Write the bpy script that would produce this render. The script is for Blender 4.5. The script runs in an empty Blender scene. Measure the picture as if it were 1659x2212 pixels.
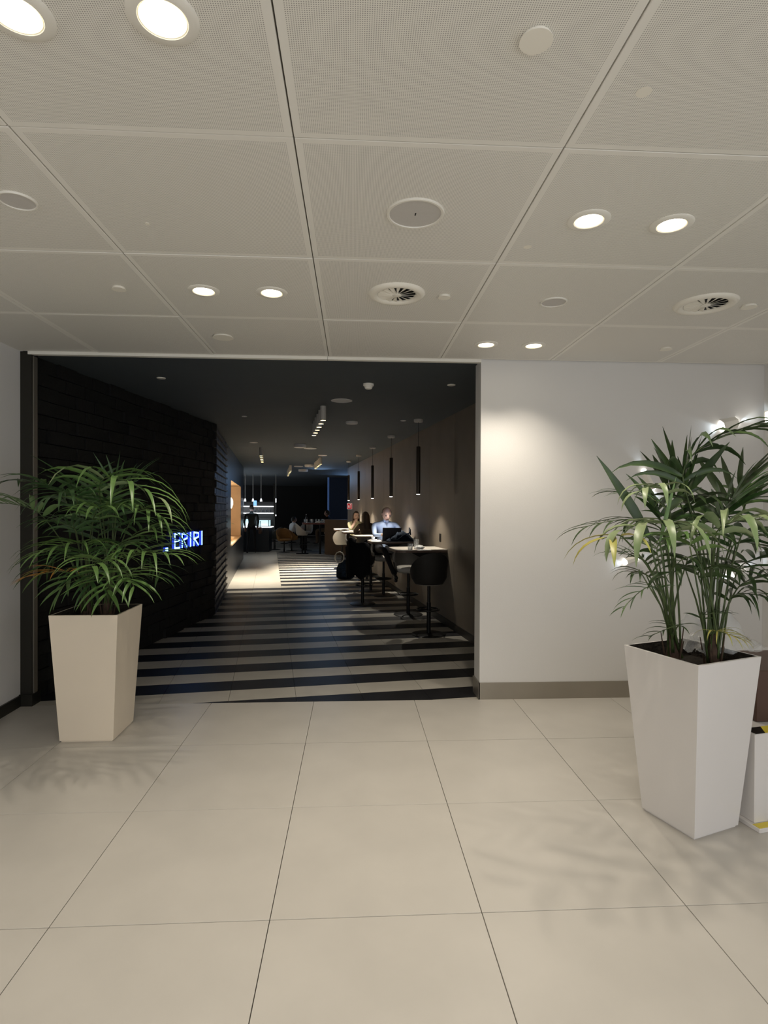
import bpy, bmesh, math, random
from mathutils import Vector, Matrix
R = math.radians
sc = bpy.context.scene
col = sc.collection

# ------------------------------------------------------------------ camera
H = 1.538                      # camera height
CEIL = 2.731                   # ceiling height
F = 1231.25
def cam_axes(y=.0542, p=-.0071, r=.004):
    fwd = Vector((math.sin(y)*math.cos(p), math.cos(y)*math.cos(p), math.sin(p)))
    r0 = Vector((math.cos(y), -math.sin(y), 0)); u0 = r0.cross(fwd)
    return math.cos(r)*r0+math.sin(r)*u0, -math.sin(r)*r0+math.cos(r)*u0, fwd
RT, UP, FW = cam_axes()
cd = bpy.data.cameras.new('camera'); cam = bpy.data.objects.new('camera', cd); col.objects.link(cam)
cd.sensor_fit = 'HORIZONTAL'; cd.sensor_width = 36; cd.lens = F/1659*36; cd.clip_start = .05
cam.matrix_world = Matrix(((RT.x, UP.x, -FW.x, 0), (RT.y, UP.y, -FW.y, 0), (RT.z, UP.z, -FW.z, H), (0, 0, 0, 1)))
sc.camera = cam
# ------------------------------------------------------------------ world, exposure
w = bpy.data.worlds.new('world'); sc.world = w; w.use_nodes = True
w.node_tree.nodes['Background'].inputs[0].default_value = (.90, .93, .98, 1)
w.node_tree.nodes['Background'].inputs[1].default_value = 1.55
sc.view_settings.view_transform = 'Standard'; sc.view_settings.look = 'None'
sc.view_settings.exposure = 0; sc.view_settings.gamma = 1; sc.view_settings.use_curve_mapping = False
WARM = (1, .90, .755)
def light(kind, name, loc, power, color, rot=(0, 0, 0), size=.05, angle=90, blend=.5, parent=None):
    l = bpy.data.lights.new(name, kind); l.energy = power; l.color = color
    if kind == 'SPOT': l.spot_size = R(angle); l.spot_blend = blend; l.shadow_soft_size = size
    elif kind == 'AREA': l.size = size; l.shape = 'DISK'
    else: l.shadow_soft_size = size
    o = bpy.data.objects.new(name, l); col.objects.link(o); o.location = loc; o.rotation_euler = rot
    if parent: o.parent = parent
    return o
DOWN_POWER = 32
# lamps of the hall that continue overhead and behind the camera
for (x, y) in [(-.64, -.36), (1.15, .54), (-.64, -2.15), (1.15, -1.25), (2.9, -.4), (2.9, -2.2), (-2.0, .5), (1.15, -3.0)]:
    light('AREA', 'hall_lamp_light', (x, y, CEIL-.03), 4, WARM, size=.3)

# ------------------------------------------------------------------ frame helpers
def ray(px, py, Y):            # point of the pixel ray at depth Y
    d = RT*((px-829.5)/F)-UP*((py-1106)/F)+FW
    t = Y/d.y
    return Vector((d.x*t, Y, H+d.z*t))
def atz(px, py, z):
    d = RT*((px-829.5)/F)-UP*((py-1106)/F)+FW
    t = (z-H)/d.z
    return Vector((d.x*t, d.y*t, z))
TH = math.atan2(.1416, .99)    # the lounge is turned against the hall
def W(u, v, z=0): return Vector((u*.99-v*.1416, 4.71+u*.1416+v*.99, z))
def UV(p): return (p.x*.99+(p.y-4.71)*.1416, (p.y-4.71)*.99-p.x*.1416)
def on_u(px, py, u):           # pixel ray meets the lounge plane u = const
    d = RT*((px-829.5)/F)-UP*((py-1106)/F)+FW
    t = (u+4.71*.1416)/(d.x*.99+d.y*.1416)
    return Vector((d.x*t, d.y*t, H+d.z*t))

# ------------------------------------------------------------------ materials
def mat(name, c, rough=.5, metal=0, emit=None, es=0, noise=0, nscale=6, bump=0, bscale=60, spec=.5, trans=0, alpha=1, sheen=0):
    m = bpy.data.materials.new(name); m.use_nodes = True; nt = m.node_tree; b = nt.nodes['Principled BSDF']
    b.inputs['Base Color'].default_value = (*c, 1); b.inputs['Roughness'].default_value = rough
    b.inputs['Metallic'].default_value = metal; b.inputs['Specular IOR Level'].default_value = spec
    if trans: b.inputs['Transmission Weight'].default_value = trans
    if alpha < 1: b.inputs['Alpha'].default_value = alpha
    if sheen: b.inputs['Sheen Weight'].default_value = sheen
    if emit: b.inputs['Emission Color'].default_value = (*emit, 1); b.inputs['Emission Strength'].default_value = es
    tc = nt.nodes.new('ShaderNodeTexCoord')
    if noise:
        n = nt.nodes.new('ShaderNodeTexNoise'); n.inputs['Scale'].default_value = nscale; n.inputs['Detail'].default_value = 4
        nt.links.new(tc.outputs['Object'], n.inputs['Vector'])
        r = nt.nodes.new('ShaderNodeValToRGB'); r.color_ramp.elements[0].position = .3; r.color_ramp.elements[1].position = .7
        r.color_ramp.elements[0].color = (*[x*(1-noise) for x in c], 1); r.color_ramp.elements[1].color = (*[min(1, x*(1+noise)) for x in c], 1)
        nt.links.new(n.outputs['Fac'], r.inputs['Fac']); nt.links.new(r.outputs['Color'], b.inputs['Base Color'])
    if bump:
        n = nt.nodes.new('ShaderNodeTexNoise'); n.inputs['Scale'].default_value = bscale
        nt.links.new(tc.outputs['Object'], n.inputs['Vector'])
        k = nt.nodes.new('ShaderNodeBump'); k.inputs['Strength'].default_value = bump; k.inputs['Distance'].default_value = .01
        nt.links.new(n.outputs['Fac'], k.inputs['Height']); nt.links.new(k.outputs['Normal'], b.inputs['Normal'])
    return m
M = {}
M['tile'] = mat('beige_porcelain', (.55, .52, .47), .36, noise=.045, nscale=3)
M['tile_b'] = mat('beige_porcelain_lounge', (.50, .47, .41), .4, noise=.06, nscale=5)
M['tile_d'] = mat('charcoal_porcelain', (.014, .014, .016), .42, noise=.2, nscale=6)
M['grout'] = mat('dark_grout', (.04, .035, .03), .9)
M['white_wall'] = mat('white_wall_paint', (.74, .725, .70), .6, bump=.05, bscale=150, noise=.01, nscale=2)
M['ceil_back'] = mat('ceiling_void', (.16, .15, .13), .9)
M['white_metal'] = mat('white_metal', (.88, .85, .77), .45)
M['flush'] = mat('white_cover', (.92, .88, .78), .5)
M['grille'] = mat('grey_speaker_grille', (.60, .575, .545), .6, noise=.03, nscale=200)
M['steel'] = mat('brushed_steel', (.36, .33, .28), .38, metal=.75, noise=.05, nscale=3)
M['black'] = mat('black_paint', (.006, .006, .006), .6)
M['brick'] = mat('black_brick', (.003, .0028, .0026), .7, noise=.4, nscale=14, bump=.4, bscale=40)
M['darkmetal'] = mat('dark_metal', (.03, .028, .022), .4, metal=.5)
M['dark_gloss'] = mat('dark_lacquer', (.025, .028, .032), .28, noise=.2, nscale=2)
M['lounge_ceil'] = mat('dark_blue_grey_ceiling', (.050, .062, .070), .75, noise=.05, nscale=2)
M['greige'] = mat('brown_wall_panel', (.175, .145, .112), .55, noise=.08, nscale=3)
M['pot_cream'] = mat('cream_planter', (.80, .70, .56), .35, noise=.015, nscale=3)
M['pot'] = mat('white_planter', (.74, .71, .685), .28, noise=.015, nscale=3)
M['soil'] = mat('soil', (.02, .015, .01), .95, noise=.5, nscale=40, bump=1, bscale=60)
M['lamp_white'] = mat('lamp_lens', (1, 1, 1), .5, emit=(1, .90, .70), es=9)
M['reflector'] = mat('lamp_reflector', (.8, .76, .6), .3, emit=(1, .85, .5), es=1.0)
M['tube_white'] = mat('off_white_tube', (.5, .47, .42), .5)
M['bronze'] = mat('bronze_tube', (.05, .038, .028), .35, metal=.5)
M['lens_cool'] = mat('cool_lens', (1, 1, 1), .5, emit=(1, .97, .9), es=6)
M['lens_amber'] = mat('amber_lens', (1, .9, .7), .5, emit=(1, .78, .38), es=7)
M['table'] = mat('pale_table_top', (.70, .64, .56), .35)
M['table_edge'] = mat('brown_table_edge', (.11, .07, .05), .45)
M['shell'] = mat('dark_brown_upholstery', (.011, .009, .007), .7)
M['pad'] = mat('grey_upholstery', (.42, .40, .36), .75)
M['black_metal'] = mat('black_metal', (.008, .008, .008), .4, metal=.4)
M['brown_board'] = mat('brown_board', (.075, .035, .02), .45, noise=.12, nscale=5)
M['partition'] = mat('brown_partition', (.10, .06, .03), .55, noise=.1, nscale=4)
M['pier'] = mat('brown_black_brick', (.035, .026, .02), .5, noise=.4, nscale=14, bump=.4, bscale=40)
M['navy'] = mat('navy_wall', (.012, .028, .075), .6)
M['blue_post'] = mat('glowing_blue_post', (.1, .2, .5), .5, emit=(.15, .32, .8), es=.10)  # slim post at the blue wall's edge, with an added glow
M['wood'] = mat('honey_wood', (.72, .52, .31), .5, noise=.08, nscale=3)
M['globe'] = mat('glowing_globe', (1, 1, 1), .4, emit=(1, .92, .75), es=6)
M['red'] = mat('red_sign', (.55, .02, .025), .5, emit=(.8, .03, .05), es=.25)
M['signwhite'] = mat('sign_white', (.8, .8, .8), .5, emit=(1, .9, .9), es=.25)
M['neon'] = mat('neon_face', (1, 1, 1), .4, emit=(.33, .72, 1), es=2.4)
M['neon_side'] = mat('neon_blue_side', (.1, .15, 1), .4, emit=(.02, .07, 1), es=.55)
M['glass'] = mat('clear_glass', (.95, .97, .98), .05, trans=.85)
M['paper'] = mat('white_paper', (.93, .92, .90), .7)
M['screen'] = mat('dark_laptop', (.03, .03, .034), .4)
M['lit_screen'] = mat('lit_screen', (.5, .7, 1), .5, emit=(.6, .7, 1), es=1.6)
M['menu_blue'] = mat('blue_menu_screen', (.3, .55, .9), .5, emit=(.22, .50, .95), es=1.1)
M['menu_pale'] = mat('pale_menu_screen', (.6, .65, .7), .5, emit=(.4, .45, .52), es=.6)
M['shelf_light'] = mat('lit_shelf', (1, 1, 1), .5, emit=(.92, .96, 1), es=2.2)
M['case'] = mat('lit_display_case', (.8, .95, 1), .5, emit=(.52, .80, .88), es=1.1)
M['counter'] = mat('dark_blue_counter', (.012, .018, .026), .4)
M['bag'] = mat('navy_cloth', (.006, .011, .02), .9, spec=.08, noise=.4, nscale=20)
M['skin'] = mat('skin', (.72, .47, .36), .5)
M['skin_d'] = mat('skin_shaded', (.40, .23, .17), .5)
M['shirt'] = mat('light_blue_shirt', (.42, .52, .72), .75)
M['trouser'] = mat('dark_trousers', (.012, .012, .015), .8)
M['shoe'] = mat('black_shoes', (.008, .008, .008), .45)
M['yellow'] = mat('pale_yellow_top', (.86, .82, .52), .75)
M['hair_b'] = mat('brown_hair', (.05, .032, .02), .5)
M['hair_d'] = mat('dark_hair', (.012, .010, .009), .5)
M['brown_top'] = mat('brown_cloth', (.10, .07, .045), .8)
M['olive'] = mat('olive_grey_jacket', (.045, .05, .045), .8)
M['white_cloth'] = mat('white_cloth', (.62, .62, .64), .8)
M['dark_cloth'] = mat('dark_cloth', (.007, .007, .008), .9, spec=.1)
M['orange'] = mat('ochre_upholstery', (.30, .15, .04), .7)
M['redwood'] = mat('dark_red_wood', (.12, .03, .02), .45)
M['hzy'] = mat('hazard_yellow', (.75, .60, .06), .5)
M['plastic'] = mat('clear_plastic_film', (.80, .81, .80), .18, alpha=.30)
M['stem'] = mat('palm_stem', (.055, .085, .025), .5, noise=.3, nscale=20)
M['fibre'] = mat('palm_fibre', (.06, .035, .022), .9, noise=.4, nscale=40)
def leafmat(name, c, c2):
    m = mat(name, c, .38, noise=0)
    nt = m.node_tree; b = nt.nodes['Principled BSDF']
    tc = nt.nodes.new('ShaderNodeTexCoord'); n = nt.nodes.new('ShaderNodeTexNoise'); n.inputs['Scale'].default_value = 9
    mp = nt.nodes.new('ShaderNodeMapRange'); mp.inputs[1].default_value = .35; mp.inputs[2].default_value = .7
    mx = nt.nodes.new('ShaderNodeMix'); mx.data_type = 'RGBA'; mx.inputs[6].default_value = (*c, 1); mx.inputs[7].default_value = (*c2, 1)
    nt.links.new(tc.outputs['Object'], n.inputs['Vector']); nt.links.new(n.outputs['Fac'], mp.inputs[0])
    nt.links.new(mp.outputs[0], mx.inputs[0]); nt.links.new(mx.outputs[2], b.inputs['Base Color'])
    return m
M['leaf'] = leafmat('palm_leaf', (.030, .075, .022), (.058, .125, .036))
M['leafk'] = leafmat('palm_leaf_deep', (.022, .046, .014), (.046, .084, .022))
M['leaf2'] = leafmat('palm_leaf_bright', (.085, .165, .042), (.13, .23, .065))
M['leafp'] = leafmat('palm_leaf_pale', (.16, .23, .10), (.27, .32, .17))
M['leafy'] = leafmat('palm_leaf_yellowed', (.30, .33, .08), (.50, .42, .10))
M['leafo'] = leafmat('palm_leaf_orange', (.50, .22, .04), (.32, .18, .04))

# perforated ceiling panel: rows of small holes inside a plain border
pm = mat('perforated_panel', (.57, .535, .475), .55); nt = pm.node_tree; b = nt.nodes['Principled BSDF']
def nd(t, **k):
    n = nt.nodes.new(t)
    for a, v in k.items(): setattr(n, a, v)
    return n
def mth(op, a, bb=None):
    n = nd('ShaderNodeMath', operation=op)
    for i, x in enumerate((a, bb)):
        if x is None: continue
        if isinstance(x, (int, float)): n.inputs[i].default_value = x
        else: nt.links.new(x, n.inputs[i])
    return n.outputs[0]
tc = nd('ShaderNodeTexCoord'); sp = nd('ShaderNodeSeparateXYZ'); nt.links.new(tc.outputs['Object'], sp.inputs[0])
fr = []
for k in (0, 1): fr.append(mth('SUBTRACT', mth('FRACT', mth('MULTIPLY', sp.outputs[k], 172)), .5))
d2 = mth('ADD', mth('MULTIPLY', fr[0], fr[0]), mth('MULTIPLY', fr[1], fr[1]))
hole = mth('LESS_THAN', d2, .075)
inx = mth('LESS_THAN', mth('ABSOLUTE', sp.outputs[0]), .418); iny = mth('LESS_THAN', mth('ABSOLUTE', sp.outputs[1]), .418)
fac = mth('MULTIPLY', hole, mth('MULTIPLY', inx, iny))
mx = nd('ShaderNodeMix', data_type='RGBA'); mx.inputs[6].default_value = (.90, .875, .81, 1); mx.inputs[7].default_value = (.42, .40, .36, 1)
nt.links.new(fac, mx.inputs[0]); nt.links.new(mx.outputs[2], b.inputs['Base Color'])
M['panel'] = pm

# ------------------------------------------------------------------ mesh builder
class MB:
    def __init__(s): s.v = []; s.f = []; s.m = []; s.mats = []
    def mi(s, m):
        if m not in s.mats: s.mats.append(m)
        return s.mats.index(m)
    def add(s, vs, fs, m, X=None):
        k = len(s.v); i = s.mi(m)
        s.v += [tuple(X @ Vector(p)) if X else tuple(p) for p in vs]
        s.f += [tuple(k+a for a in f) for f in fs]; s.m += [i]*len(fs)
        return s
    def box(s, x0, x1, y0, y1, z0, z1, m, X=None, b=0):
        if b:
            return s.rbox(x0, x1, y0, y1, z0, z1, b, m, X)
        vs = [(x, y, z) for z in (z0, z1) for y in (y0, y1) for x in (x0, x1)]
        return s.add(vs, [(0, 2, 3, 1), (4, 5, 7, 6), (0, 1, 5, 4), (2, 6, 7, 3), (0, 4, 6, 2), (1, 3, 7, 5)], m, X)
    def rbox(s, x0, x1, y0, y1, z0, z1, b, m, X=None):
        # chamfered box as stacked rounded outlines
        def ring(ins, z):
            a0, a1, c0, c1 = x0+ins, x1-ins, y0+ins, y1-ins
            return [(a0+b, c0, z), (a1-b, c0, z), (a1, c0+b, z), (a1, c1-b, z), (a1-b, c1, z), (a0+b, c1, z), (a0, c1-b, z), (a0, c0+b, z)]
        rs = ring(b*.8, z0)+ring(0, z0+b)+ring(0, z1-b)+ring(b*.8, z1)
        fs = [tuple(range(7, -1, -1)), tuple(range(24, 32))]
        for k in range(3):
            for i in range(8): j = (i+1) % 8; fs.append((k*8+i, k*8+j, k*8+8+j, k*8+8+i))
        return s.add(rs, fs, m, X)
    def lathe(s, prof, m, c=(0, 0, 0), n=20, X=None, cap=True):
        vs = []; fs = []
        for r, z in prof:
            for i in range(n):
                a = 2*math.pi*i/n; vs.append((c[0]+r*math.cos(a), c[1]+r*math.sin(a), c[2]+z))
        for k in range(len(prof)-1):
            for i in range(n): j = (i+1) % n; fs.append((k*n+i, k*n+j, k*n+n+j, k*n+n+i))
        if cap: fs.append(tuple(range(n-1, -1, -1))); fs.append(tuple(range((len(prof)-1)*n, len(prof)*n)))
        return s.add(vs, fs, m, X)
    def cyl(s, p0, p1, r0, r1, m, n=10, X=None): return s.tube([p0, p1], [r0, r1], m, n, X)
    def tube(s, pts, rs, m, n=6, X=None):
        pts = [Vector(p) for p in pts]
        if not hasattr(rs, '__len__'): rs = [rs]*len(pts)
        vs = []; fs = []; ref = None
        for i, p in enumerate(pts):
            t = (pts[min(i+1, len(pts)-1)]-pts[max(i-1, 0)]).normalized()
            if ref is None: ref = t.orthogonal().normalized()
            ref = (ref-t*ref.dot(t)).normalized(); q = t.cross(ref)
            for k in range(n):
                a = 2*math.pi*k/n; vs.append(p+(ref*math.cos(a)+q*math.sin(a))*rs[i])
        for k in range(len(pts)-1):
            for i in range(n): j = (i+1) % n; fs.append((k*n+i, k*n+j, k*n+n+j, k*n+n+i))
        fs.append(tuple(range(n-1, -1, -1))); fs.append(tuple(range((len(pts)-1)*n, len(pts)*n)))
        return s.add(vs, fs, m, X)
    def poly(s, pts, z0, z1, m, X=None):   # upright prism over an outline (ccw)
        n = len(pts); vs = [(p[0], p[1], z0) for p in pts]+[(p[0], p[1], z1) for p in pts]
        fs = [tuple(range(n-1, -1, -1)), tuple(range(n, 2*n))]+[(i, (i+1) % n, n+(i+1) % n, n+i) for i in range(n)]
        return s.add(vs, fs, m, X)
    def ball(s, c, r, m, n=14, X=None):
        rx, ry, rz = r if hasattr(r, '__len__') else (r, r, r)
        vs = []; fs = []; h = n//2
        for k in range(1, h):
            a = math.pi*k/h
            for i in range(n):
                b = 2*math.pi*i/n; vs.append((c[0]+rx*math.sin(a)*math.cos(b), c[1]+ry*math.sin(a)*math.sin(b), c[2]-rz*math.cos(a)))
        for k in range(h-2):
            for i in range(n): j = (i+1) % n; fs.append((k*n+i, k*n+j, k*n+n+j, k*n+n+i))
        vs += [(c[0], c[1], c[2]-rz), (c[0], c[1], c[2]+rz)]; q = len(vs)-2
        for i in range(n): j = (i+1) % n; fs.append((q, j, i)); fs.append((q+1, (h-2)*n+i, (h-2)*n+j))
        return s.add(vs, fs, m, X)
    def mesh(s, name, smooth=None):
        me = bpy.data.meshes.new(name); me.from_pydata(s.v, [], s.f)
        for m in s.mats: me.materials.append(M[m])
        me.polygons.foreach_set('material_index', s.m)
        if smooth is not None:
            me.polygons.foreach_set('use_smooth', [True]*len(me.polygons))
            if smooth < 180: me.set_sharp_from_angle(angle=R(smooth))
        me.update(); return me
def ob(name, data, parent=None, loc=(0, 0, 0), rz=0, smooth=None, kind=None):
    if isinstance(data, MB): data = data.mesh(name, smooth)
    o = bpy.data.objects.new(name, data); col.objects.link(o); o.location = loc; o.rotation_euler = (0, 0, rz)
    if parent: o.parent = parent
    if kind: o['kind'] = kind
    return o
def tag(o, label, cat, group=None):
    o['label'] = label; o['category'] = cat
    if group: o['group'] = group
    return o
def thing(name, label, cat, loc=(0, 0, 0), rz=0, group=None):
    return tag(ob(name, None, None, loc, rz), label, cat, group)
def dup(o, loc=None, rz=None, label=None, parent=None):
    c = o.copy(); col.objects.link(c)
    if parent: c.parent = parent
    if loc is not None: c.location = loc
    if rz is not None: c.rotation_euler = (0, 0, rz)
    if label: c['label'] = label
    for ch in list(o.children):
        dup(ch, parent=c)
    return c
def lab(o, s): o['label'] = s; return o
# ================================================================== the setting
YO = 4.535                      # plane of the opening
# hall floor: tiles .8 m, thin grout
fl = ob('floor', MB().box(-2.75, 5.2, -3.6, YO, -.12, -.012, 'grout'), kind='structure')
tm = MB().rbox(-.3985, .3985, -.3985, .3985, -.012, 0, .0012, 'tile').mesh('tile')
X0, Y0 = -1.105, 3.734
for i in range(-2, 6):
    for j in range(-5, 1):
        ob('tile', tm, fl, (X0+.8*i+.4, Y0+.8*j-.4+.8-.8, 0))
mrow = MB(); mrow.box(-2.7, 5.1, -3.6, Y0-4.8-.0015, -.012, 0, 'tile')
ob('tile_field', mrow, fl)
for i in range(-2, 6):          # cut row in front of the opening
    ob('tile', MB().box(-.3985, .3985, Y0+.0015, YO-.002, -.012, 0, 'tile'), fl, (X0+.8*i+.4, 0, 0))

# hall ceiling
PW = .889; CX, CY = -1.085, 3.638
ce = ob('ceiling', MB().box(-2.75, 5.2, -3.6, YO, CEIL+.02, CEIL+.12, 'ceil_back'), kind='structure')
g = PW/2-.0024
pmesh = MB().rbox(-g, g, -g, g, 0, .02, .002, 'panel').mesh('panel')
for i in range(-2, 6):
    for j in range(-9, 1):
        if CY+PW*j < -3.7: continue
        ob('ceiling_panel', pmesh, ce, (CX+PW*(i+.5), CY+PW*(j+.5), CEIL+random.Random(i*31+j).uniform(-.001, .001)))

# walls of the hall
wl = ob('wall_left', MB().box(-2.76, -2.56, -3.6, YO+.1, 0, CEIL+.1, 'white_wall'), kind='structure')
ob('baseboard_left', MB().box(-2.56, -2.545, -3.6, YO-.02, 0, .085, 'darkmetal'), kind='structure')
wf = ob('wall_front', MB().box(1.022, 5.2, YO, YO+.2, 0, CEIL+.02, 'white_wall'), kind='structure')
ob('baseboard_front', MB().box(1.012, 3.37, YO-.012, YO, 0, .134, 'steel').box(1.010, 1.022, YO-.012, YO+.2, 0, .134, 'steel'), kind='structure')
ob('wall_right', MB().box(3.385, 3.6, 1.2, YO-.001, 0, CEIL+.02, 'white_wall'), kind='structure')
ob('baseboard_right', MB().box(3.372, 3.385, 1.2, YO-.013, 0, .134, 'steel'), kind='structure')
# edge trim under the last ceiling panels, with one joint
ob('trim_1', MB().box(-2.50, -.2085, YO-.008, YO+.035, CEIL-.022, CEIL+.03, 'white_metal').box(-.2055, 1.022, YO-.008, YO+.035, CEIL-.022, CEIL+.03, 'white_metal'), kind='structure')
# dark metal jamb on the left with a bright edge strip, grey blue reveal on the right
ob('trim_2', MB().box(-2.56, -2.475, YO, YO+.09, 0, CEIL-.0, 'darkmetal').box(-2.475, -2.468, YO+.02, YO+.07, 0, CEIL-.03, 'steel').box(-2.565, -2.46, YO-.02, YO+.1, 0, .09, 'darkmetal'), kind='structure')

# lounge floor: stripes of beige and charcoal tiles laid at an angle
lf = ob('floor_lounge', MB().poly([(-4.5, YO), (3, YO), (3, 36), (-9, 36)], -.14, -.0125, 'grout'), kind='structure')
def clip(pts, y):
    out = []
    for i in range(len(pts)):
        a, b2 = pts[i], pts[(i+1) % len(pts)]
        ia, ib = a[1] >= y, b2[1] >= y
        if ia: out.append(a)
        if ia != ib: t = (y-a[1])/(b2[1]-a[1]); out.append((a[0]+(b2[0]-a[0])*t, y))
    return out
def wall1x(y): return -2.527+(y-4.655)*.1501
TW, TP = .531, .2675
def rect(u0, u1, v0, v1):
    return clip([tuple(W(u, v)[:2]) for u, v in ((u0, v0), (u1, v0), (u1, v1), (u0, v1))], YO+.002)
count = 0; far_tiles = MB()
for k in range(-4, 92):
    v0 = .006+TP*k; dark = (k % 2 == 1)
    v1 = v0+TP
    for q in range(-9, 4):
        u0 = .07+TW*q; u1 = min(u0+TW, 1.62)
        if u0 > 1.6: continue
        plain = (v0 > 6.40 and u1 < -.4) or (v0 > 15 and u1 < .35)
        c = W((u0+u1)/2, (v0+v1)/2)
        if c.y < YO-.3: continue
        if v0 < 3.7 and c.x < wall1x(c.y)-.35: continue
        if v0 >= 3.7 and v0 < 13 and u1 < -1.5: continue
        if v0 > 6.4 and plain and k % 2 == 1: continue
        vv1 = v1+TP if plain and v0 > 6.4 and k % 2 == 0 else v1
        g = .0013
        pts = rect(u0+g, u1-g, v0+g*.6, vv1-g*.6)
        if len(pts) < 3: continue
        m = 'tile_d' if (dark and not plain) else 'tile_b'
        if count < 300 and v0 < 8.6:
            ob('tile', MB().poly(pts, -.0125, 0, m), lf); count += 1
        else: far_tiles.poly(pts, -.0125, 0, m)
ob('tile_field', far_tiles, lf, kind='stuff')
# lounge ceiling
ob('ceiling_lounge', MB().poly([(-2.75, YO+.036), (3, YO+.036), (3, 36), (-9, 36), (-9, 12), (-2.75, 8)], CEIL-.001, CEIL+.1, 'lounge_ceil'), kind='structure')
# black brick wall: from the jamb to the corner
a0 = Vector((-2.527, 4.655)); a1 = Vector((-1.985, 8.30)); L1 = (a1-a0).length
dz = math.atan2(a1.y-a0.y, a1.x-a0.x)
w1 = ob('wall_black_brick', MB().box(-.12, L1, .03, .25, 0, CEIL, 'black'), loc=(a0.x, a0.y, 0), rz=dz, kind='structure')
rnd = random.Random(4)
bh, bl = .1138, .25
n = 0; rest = MB(); allb = []
for r in range(24):
    x = -.10-(bl/2 if r % 2 else 0)
    while x < L1-.01:
        xa, xb = max(x+.004, -.1), min(x+bl-.004, L1-.002)
        if xb-xa > .02: allb.append((xa, xb, r, rnd.choice([0, .008, .02, .03])))
        x += bl
allb.sort(key=lambda q: -q[0]/4-0 if False else abs(q[2]*bh-1.4)+q[0]*.0)
for xa, xb, r, pr in allb:
    z0 = r*bh+.004; z1 = min((r+1)*bh-.004, CEIL-.001)
    if n < 300: ob('brick', MB().box(xa, xb, -.0-pr, .035, z0, z1, 'brick'), w1); n += 1
    else: rest.box(xa, xb, -pr, .035, z0, z1, 'brick')
ob('brick_field', rest, w1, kind='stuff')
# second left wall, parallel to the lounge: brick pier first, then smooth lacquer with the lit recess
UL = -1.47; vc = UV(Vector((a1.x, a1.y, 0)))[1]
def lounge(name, mb, kind='structure', **k): return ob(name, mb, loc=W(0, 0), rz=TH, kind=kind, **k)
vb = vc+2.35                     # end of brick
w2 = lounge('wall_brick_pier', MB().box(UL-.3, UL-.03, vc-.02, vb, 0, CEIL-.001, 'black'))
n = 0
for r in range(24):
    x = vc-(bl/2 if r % 2 else 0)
    while x < vb:
        xa, xb = max(x+.004, vc-.01), min(x+bl-.004, vb-.002)
        if xb-xa > .02: zt_ = min((r+1)*bh-.005, CEIL-.002); ob('brick', MB().box(UL-.04, UL+.002*((r+n) % 3), xa, xb, r*bh+.005, zt_, 'pier').box(UL+.004, UL+.030, xa, xb, r*bh+.005, min(r*bh+.030, zt_), 'pier'), w2); n += 1
        x += bl
pA, pB = on_u(499, 1037, UL), on_u(520, 1152, UL)
vA, vB = UV(pA)[1], UV(pB)[1]; zb, zt = .77, 2.10
vE = 13.0
sw = MB()
sw.box(UL-.25, UL, vb, vA, 0, CEIL-.001, 'dark_gloss').box(UL-.25, UL, vB, vE, 0, CEIL-.001, 'dark_gloss')
sw.box(UL-.25, UL, vA, vB, 0, zb, 'dark_gloss').box(UL-.25, UL, vA, vB, zt, CEIL-.001, 'dark_gloss')
w3 = lounge('wall_lacquer', sw)
nb = MB(); D = 1.1
nb.box(UL-D, UL-.25, vA-.05, vA, zb-.03, zt+.03, 'wood').box(UL-D, UL-.002, vB-.002, vB+.05, zb-.03, zt+.03, 'wood')
nb.box(UL-D, UL+.02, vA, vB, zb-.03, zb+.001, 'wood').box(UL-D, UL-.002, vA, vB, zt-.001, zt+.03, 'wood').box(UL-D-.03, UL-D, vA, vB, zb, zt, 'wood')
lounge('window_1', nb)
light('POINT', 'recess_light', W(UL-.55, (vA+vB)/2, 1.75), 22, (1, .84, .62), size=.12)
for k in range(4): # lacquer panel joints
    pass
# right lounge wall of tall panels
UR = 1.60
wr = lounge('wall_lounge_right', MB().box(UR+.02, UR+.25, -.2, 12.35, 0, CEIL-.001, 'black'))
v = -.1
while v < 12.3:
    v2 = min(v+1.15, 12.34)
    ob('wall_panel', MB().box(UR, UR+.02, v+.002, v2-.002, .09, CEIL-.002, 'greige'), wr); v = v2
lounge('baseboard_lounge', MB().box(UR-.012, UR+.02, -.2, 12.35, 0, .09, 'black_metal'))
# closing walls far back
lounge('wall_back', MB().box(-9, 6, 27, 27.2, 0, CEIL, 'black').box(-9, UL-.25, 13.2, 13.3, 0, CEIL, 'black').box(-9.1, -9, 13, 27, 0, CEIL, 'black').box(6, 6.1, 12, 27, 0, CEIL, 'black').box(UR+.25, 6, 12.2, 12.3, 0, CEIL, 'black'))
bw = ray(711, 1092, 22.5); ub, vb2 = UV(bw)
lounge('wall_blue', MB().box(ub, 6, vb2, vb2+.1, 0, CEIL-.001, 'navy'))
lounge('trim_4', MB().box(ub-.06, ub, vb2-.03, vb2+.1, 0, CEIL-.001, 'blue_post'))
light('AREA', 'added_blue_light', W(ub+.5, vb2-1.2, 2.2), 7, (.3, .55, 1), rot=(R(-75), 0, R(10)), size=.8)  # added blue fill standing clear of the post, no fixture here
light('AREA', 'added_blue_wash', W(.9, 13.4, 2.5), 5, (.35, .6, 1), rot=(R(50), 0, R(180)), size=.6)  # unseen area light added to tint the far right side blue

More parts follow.
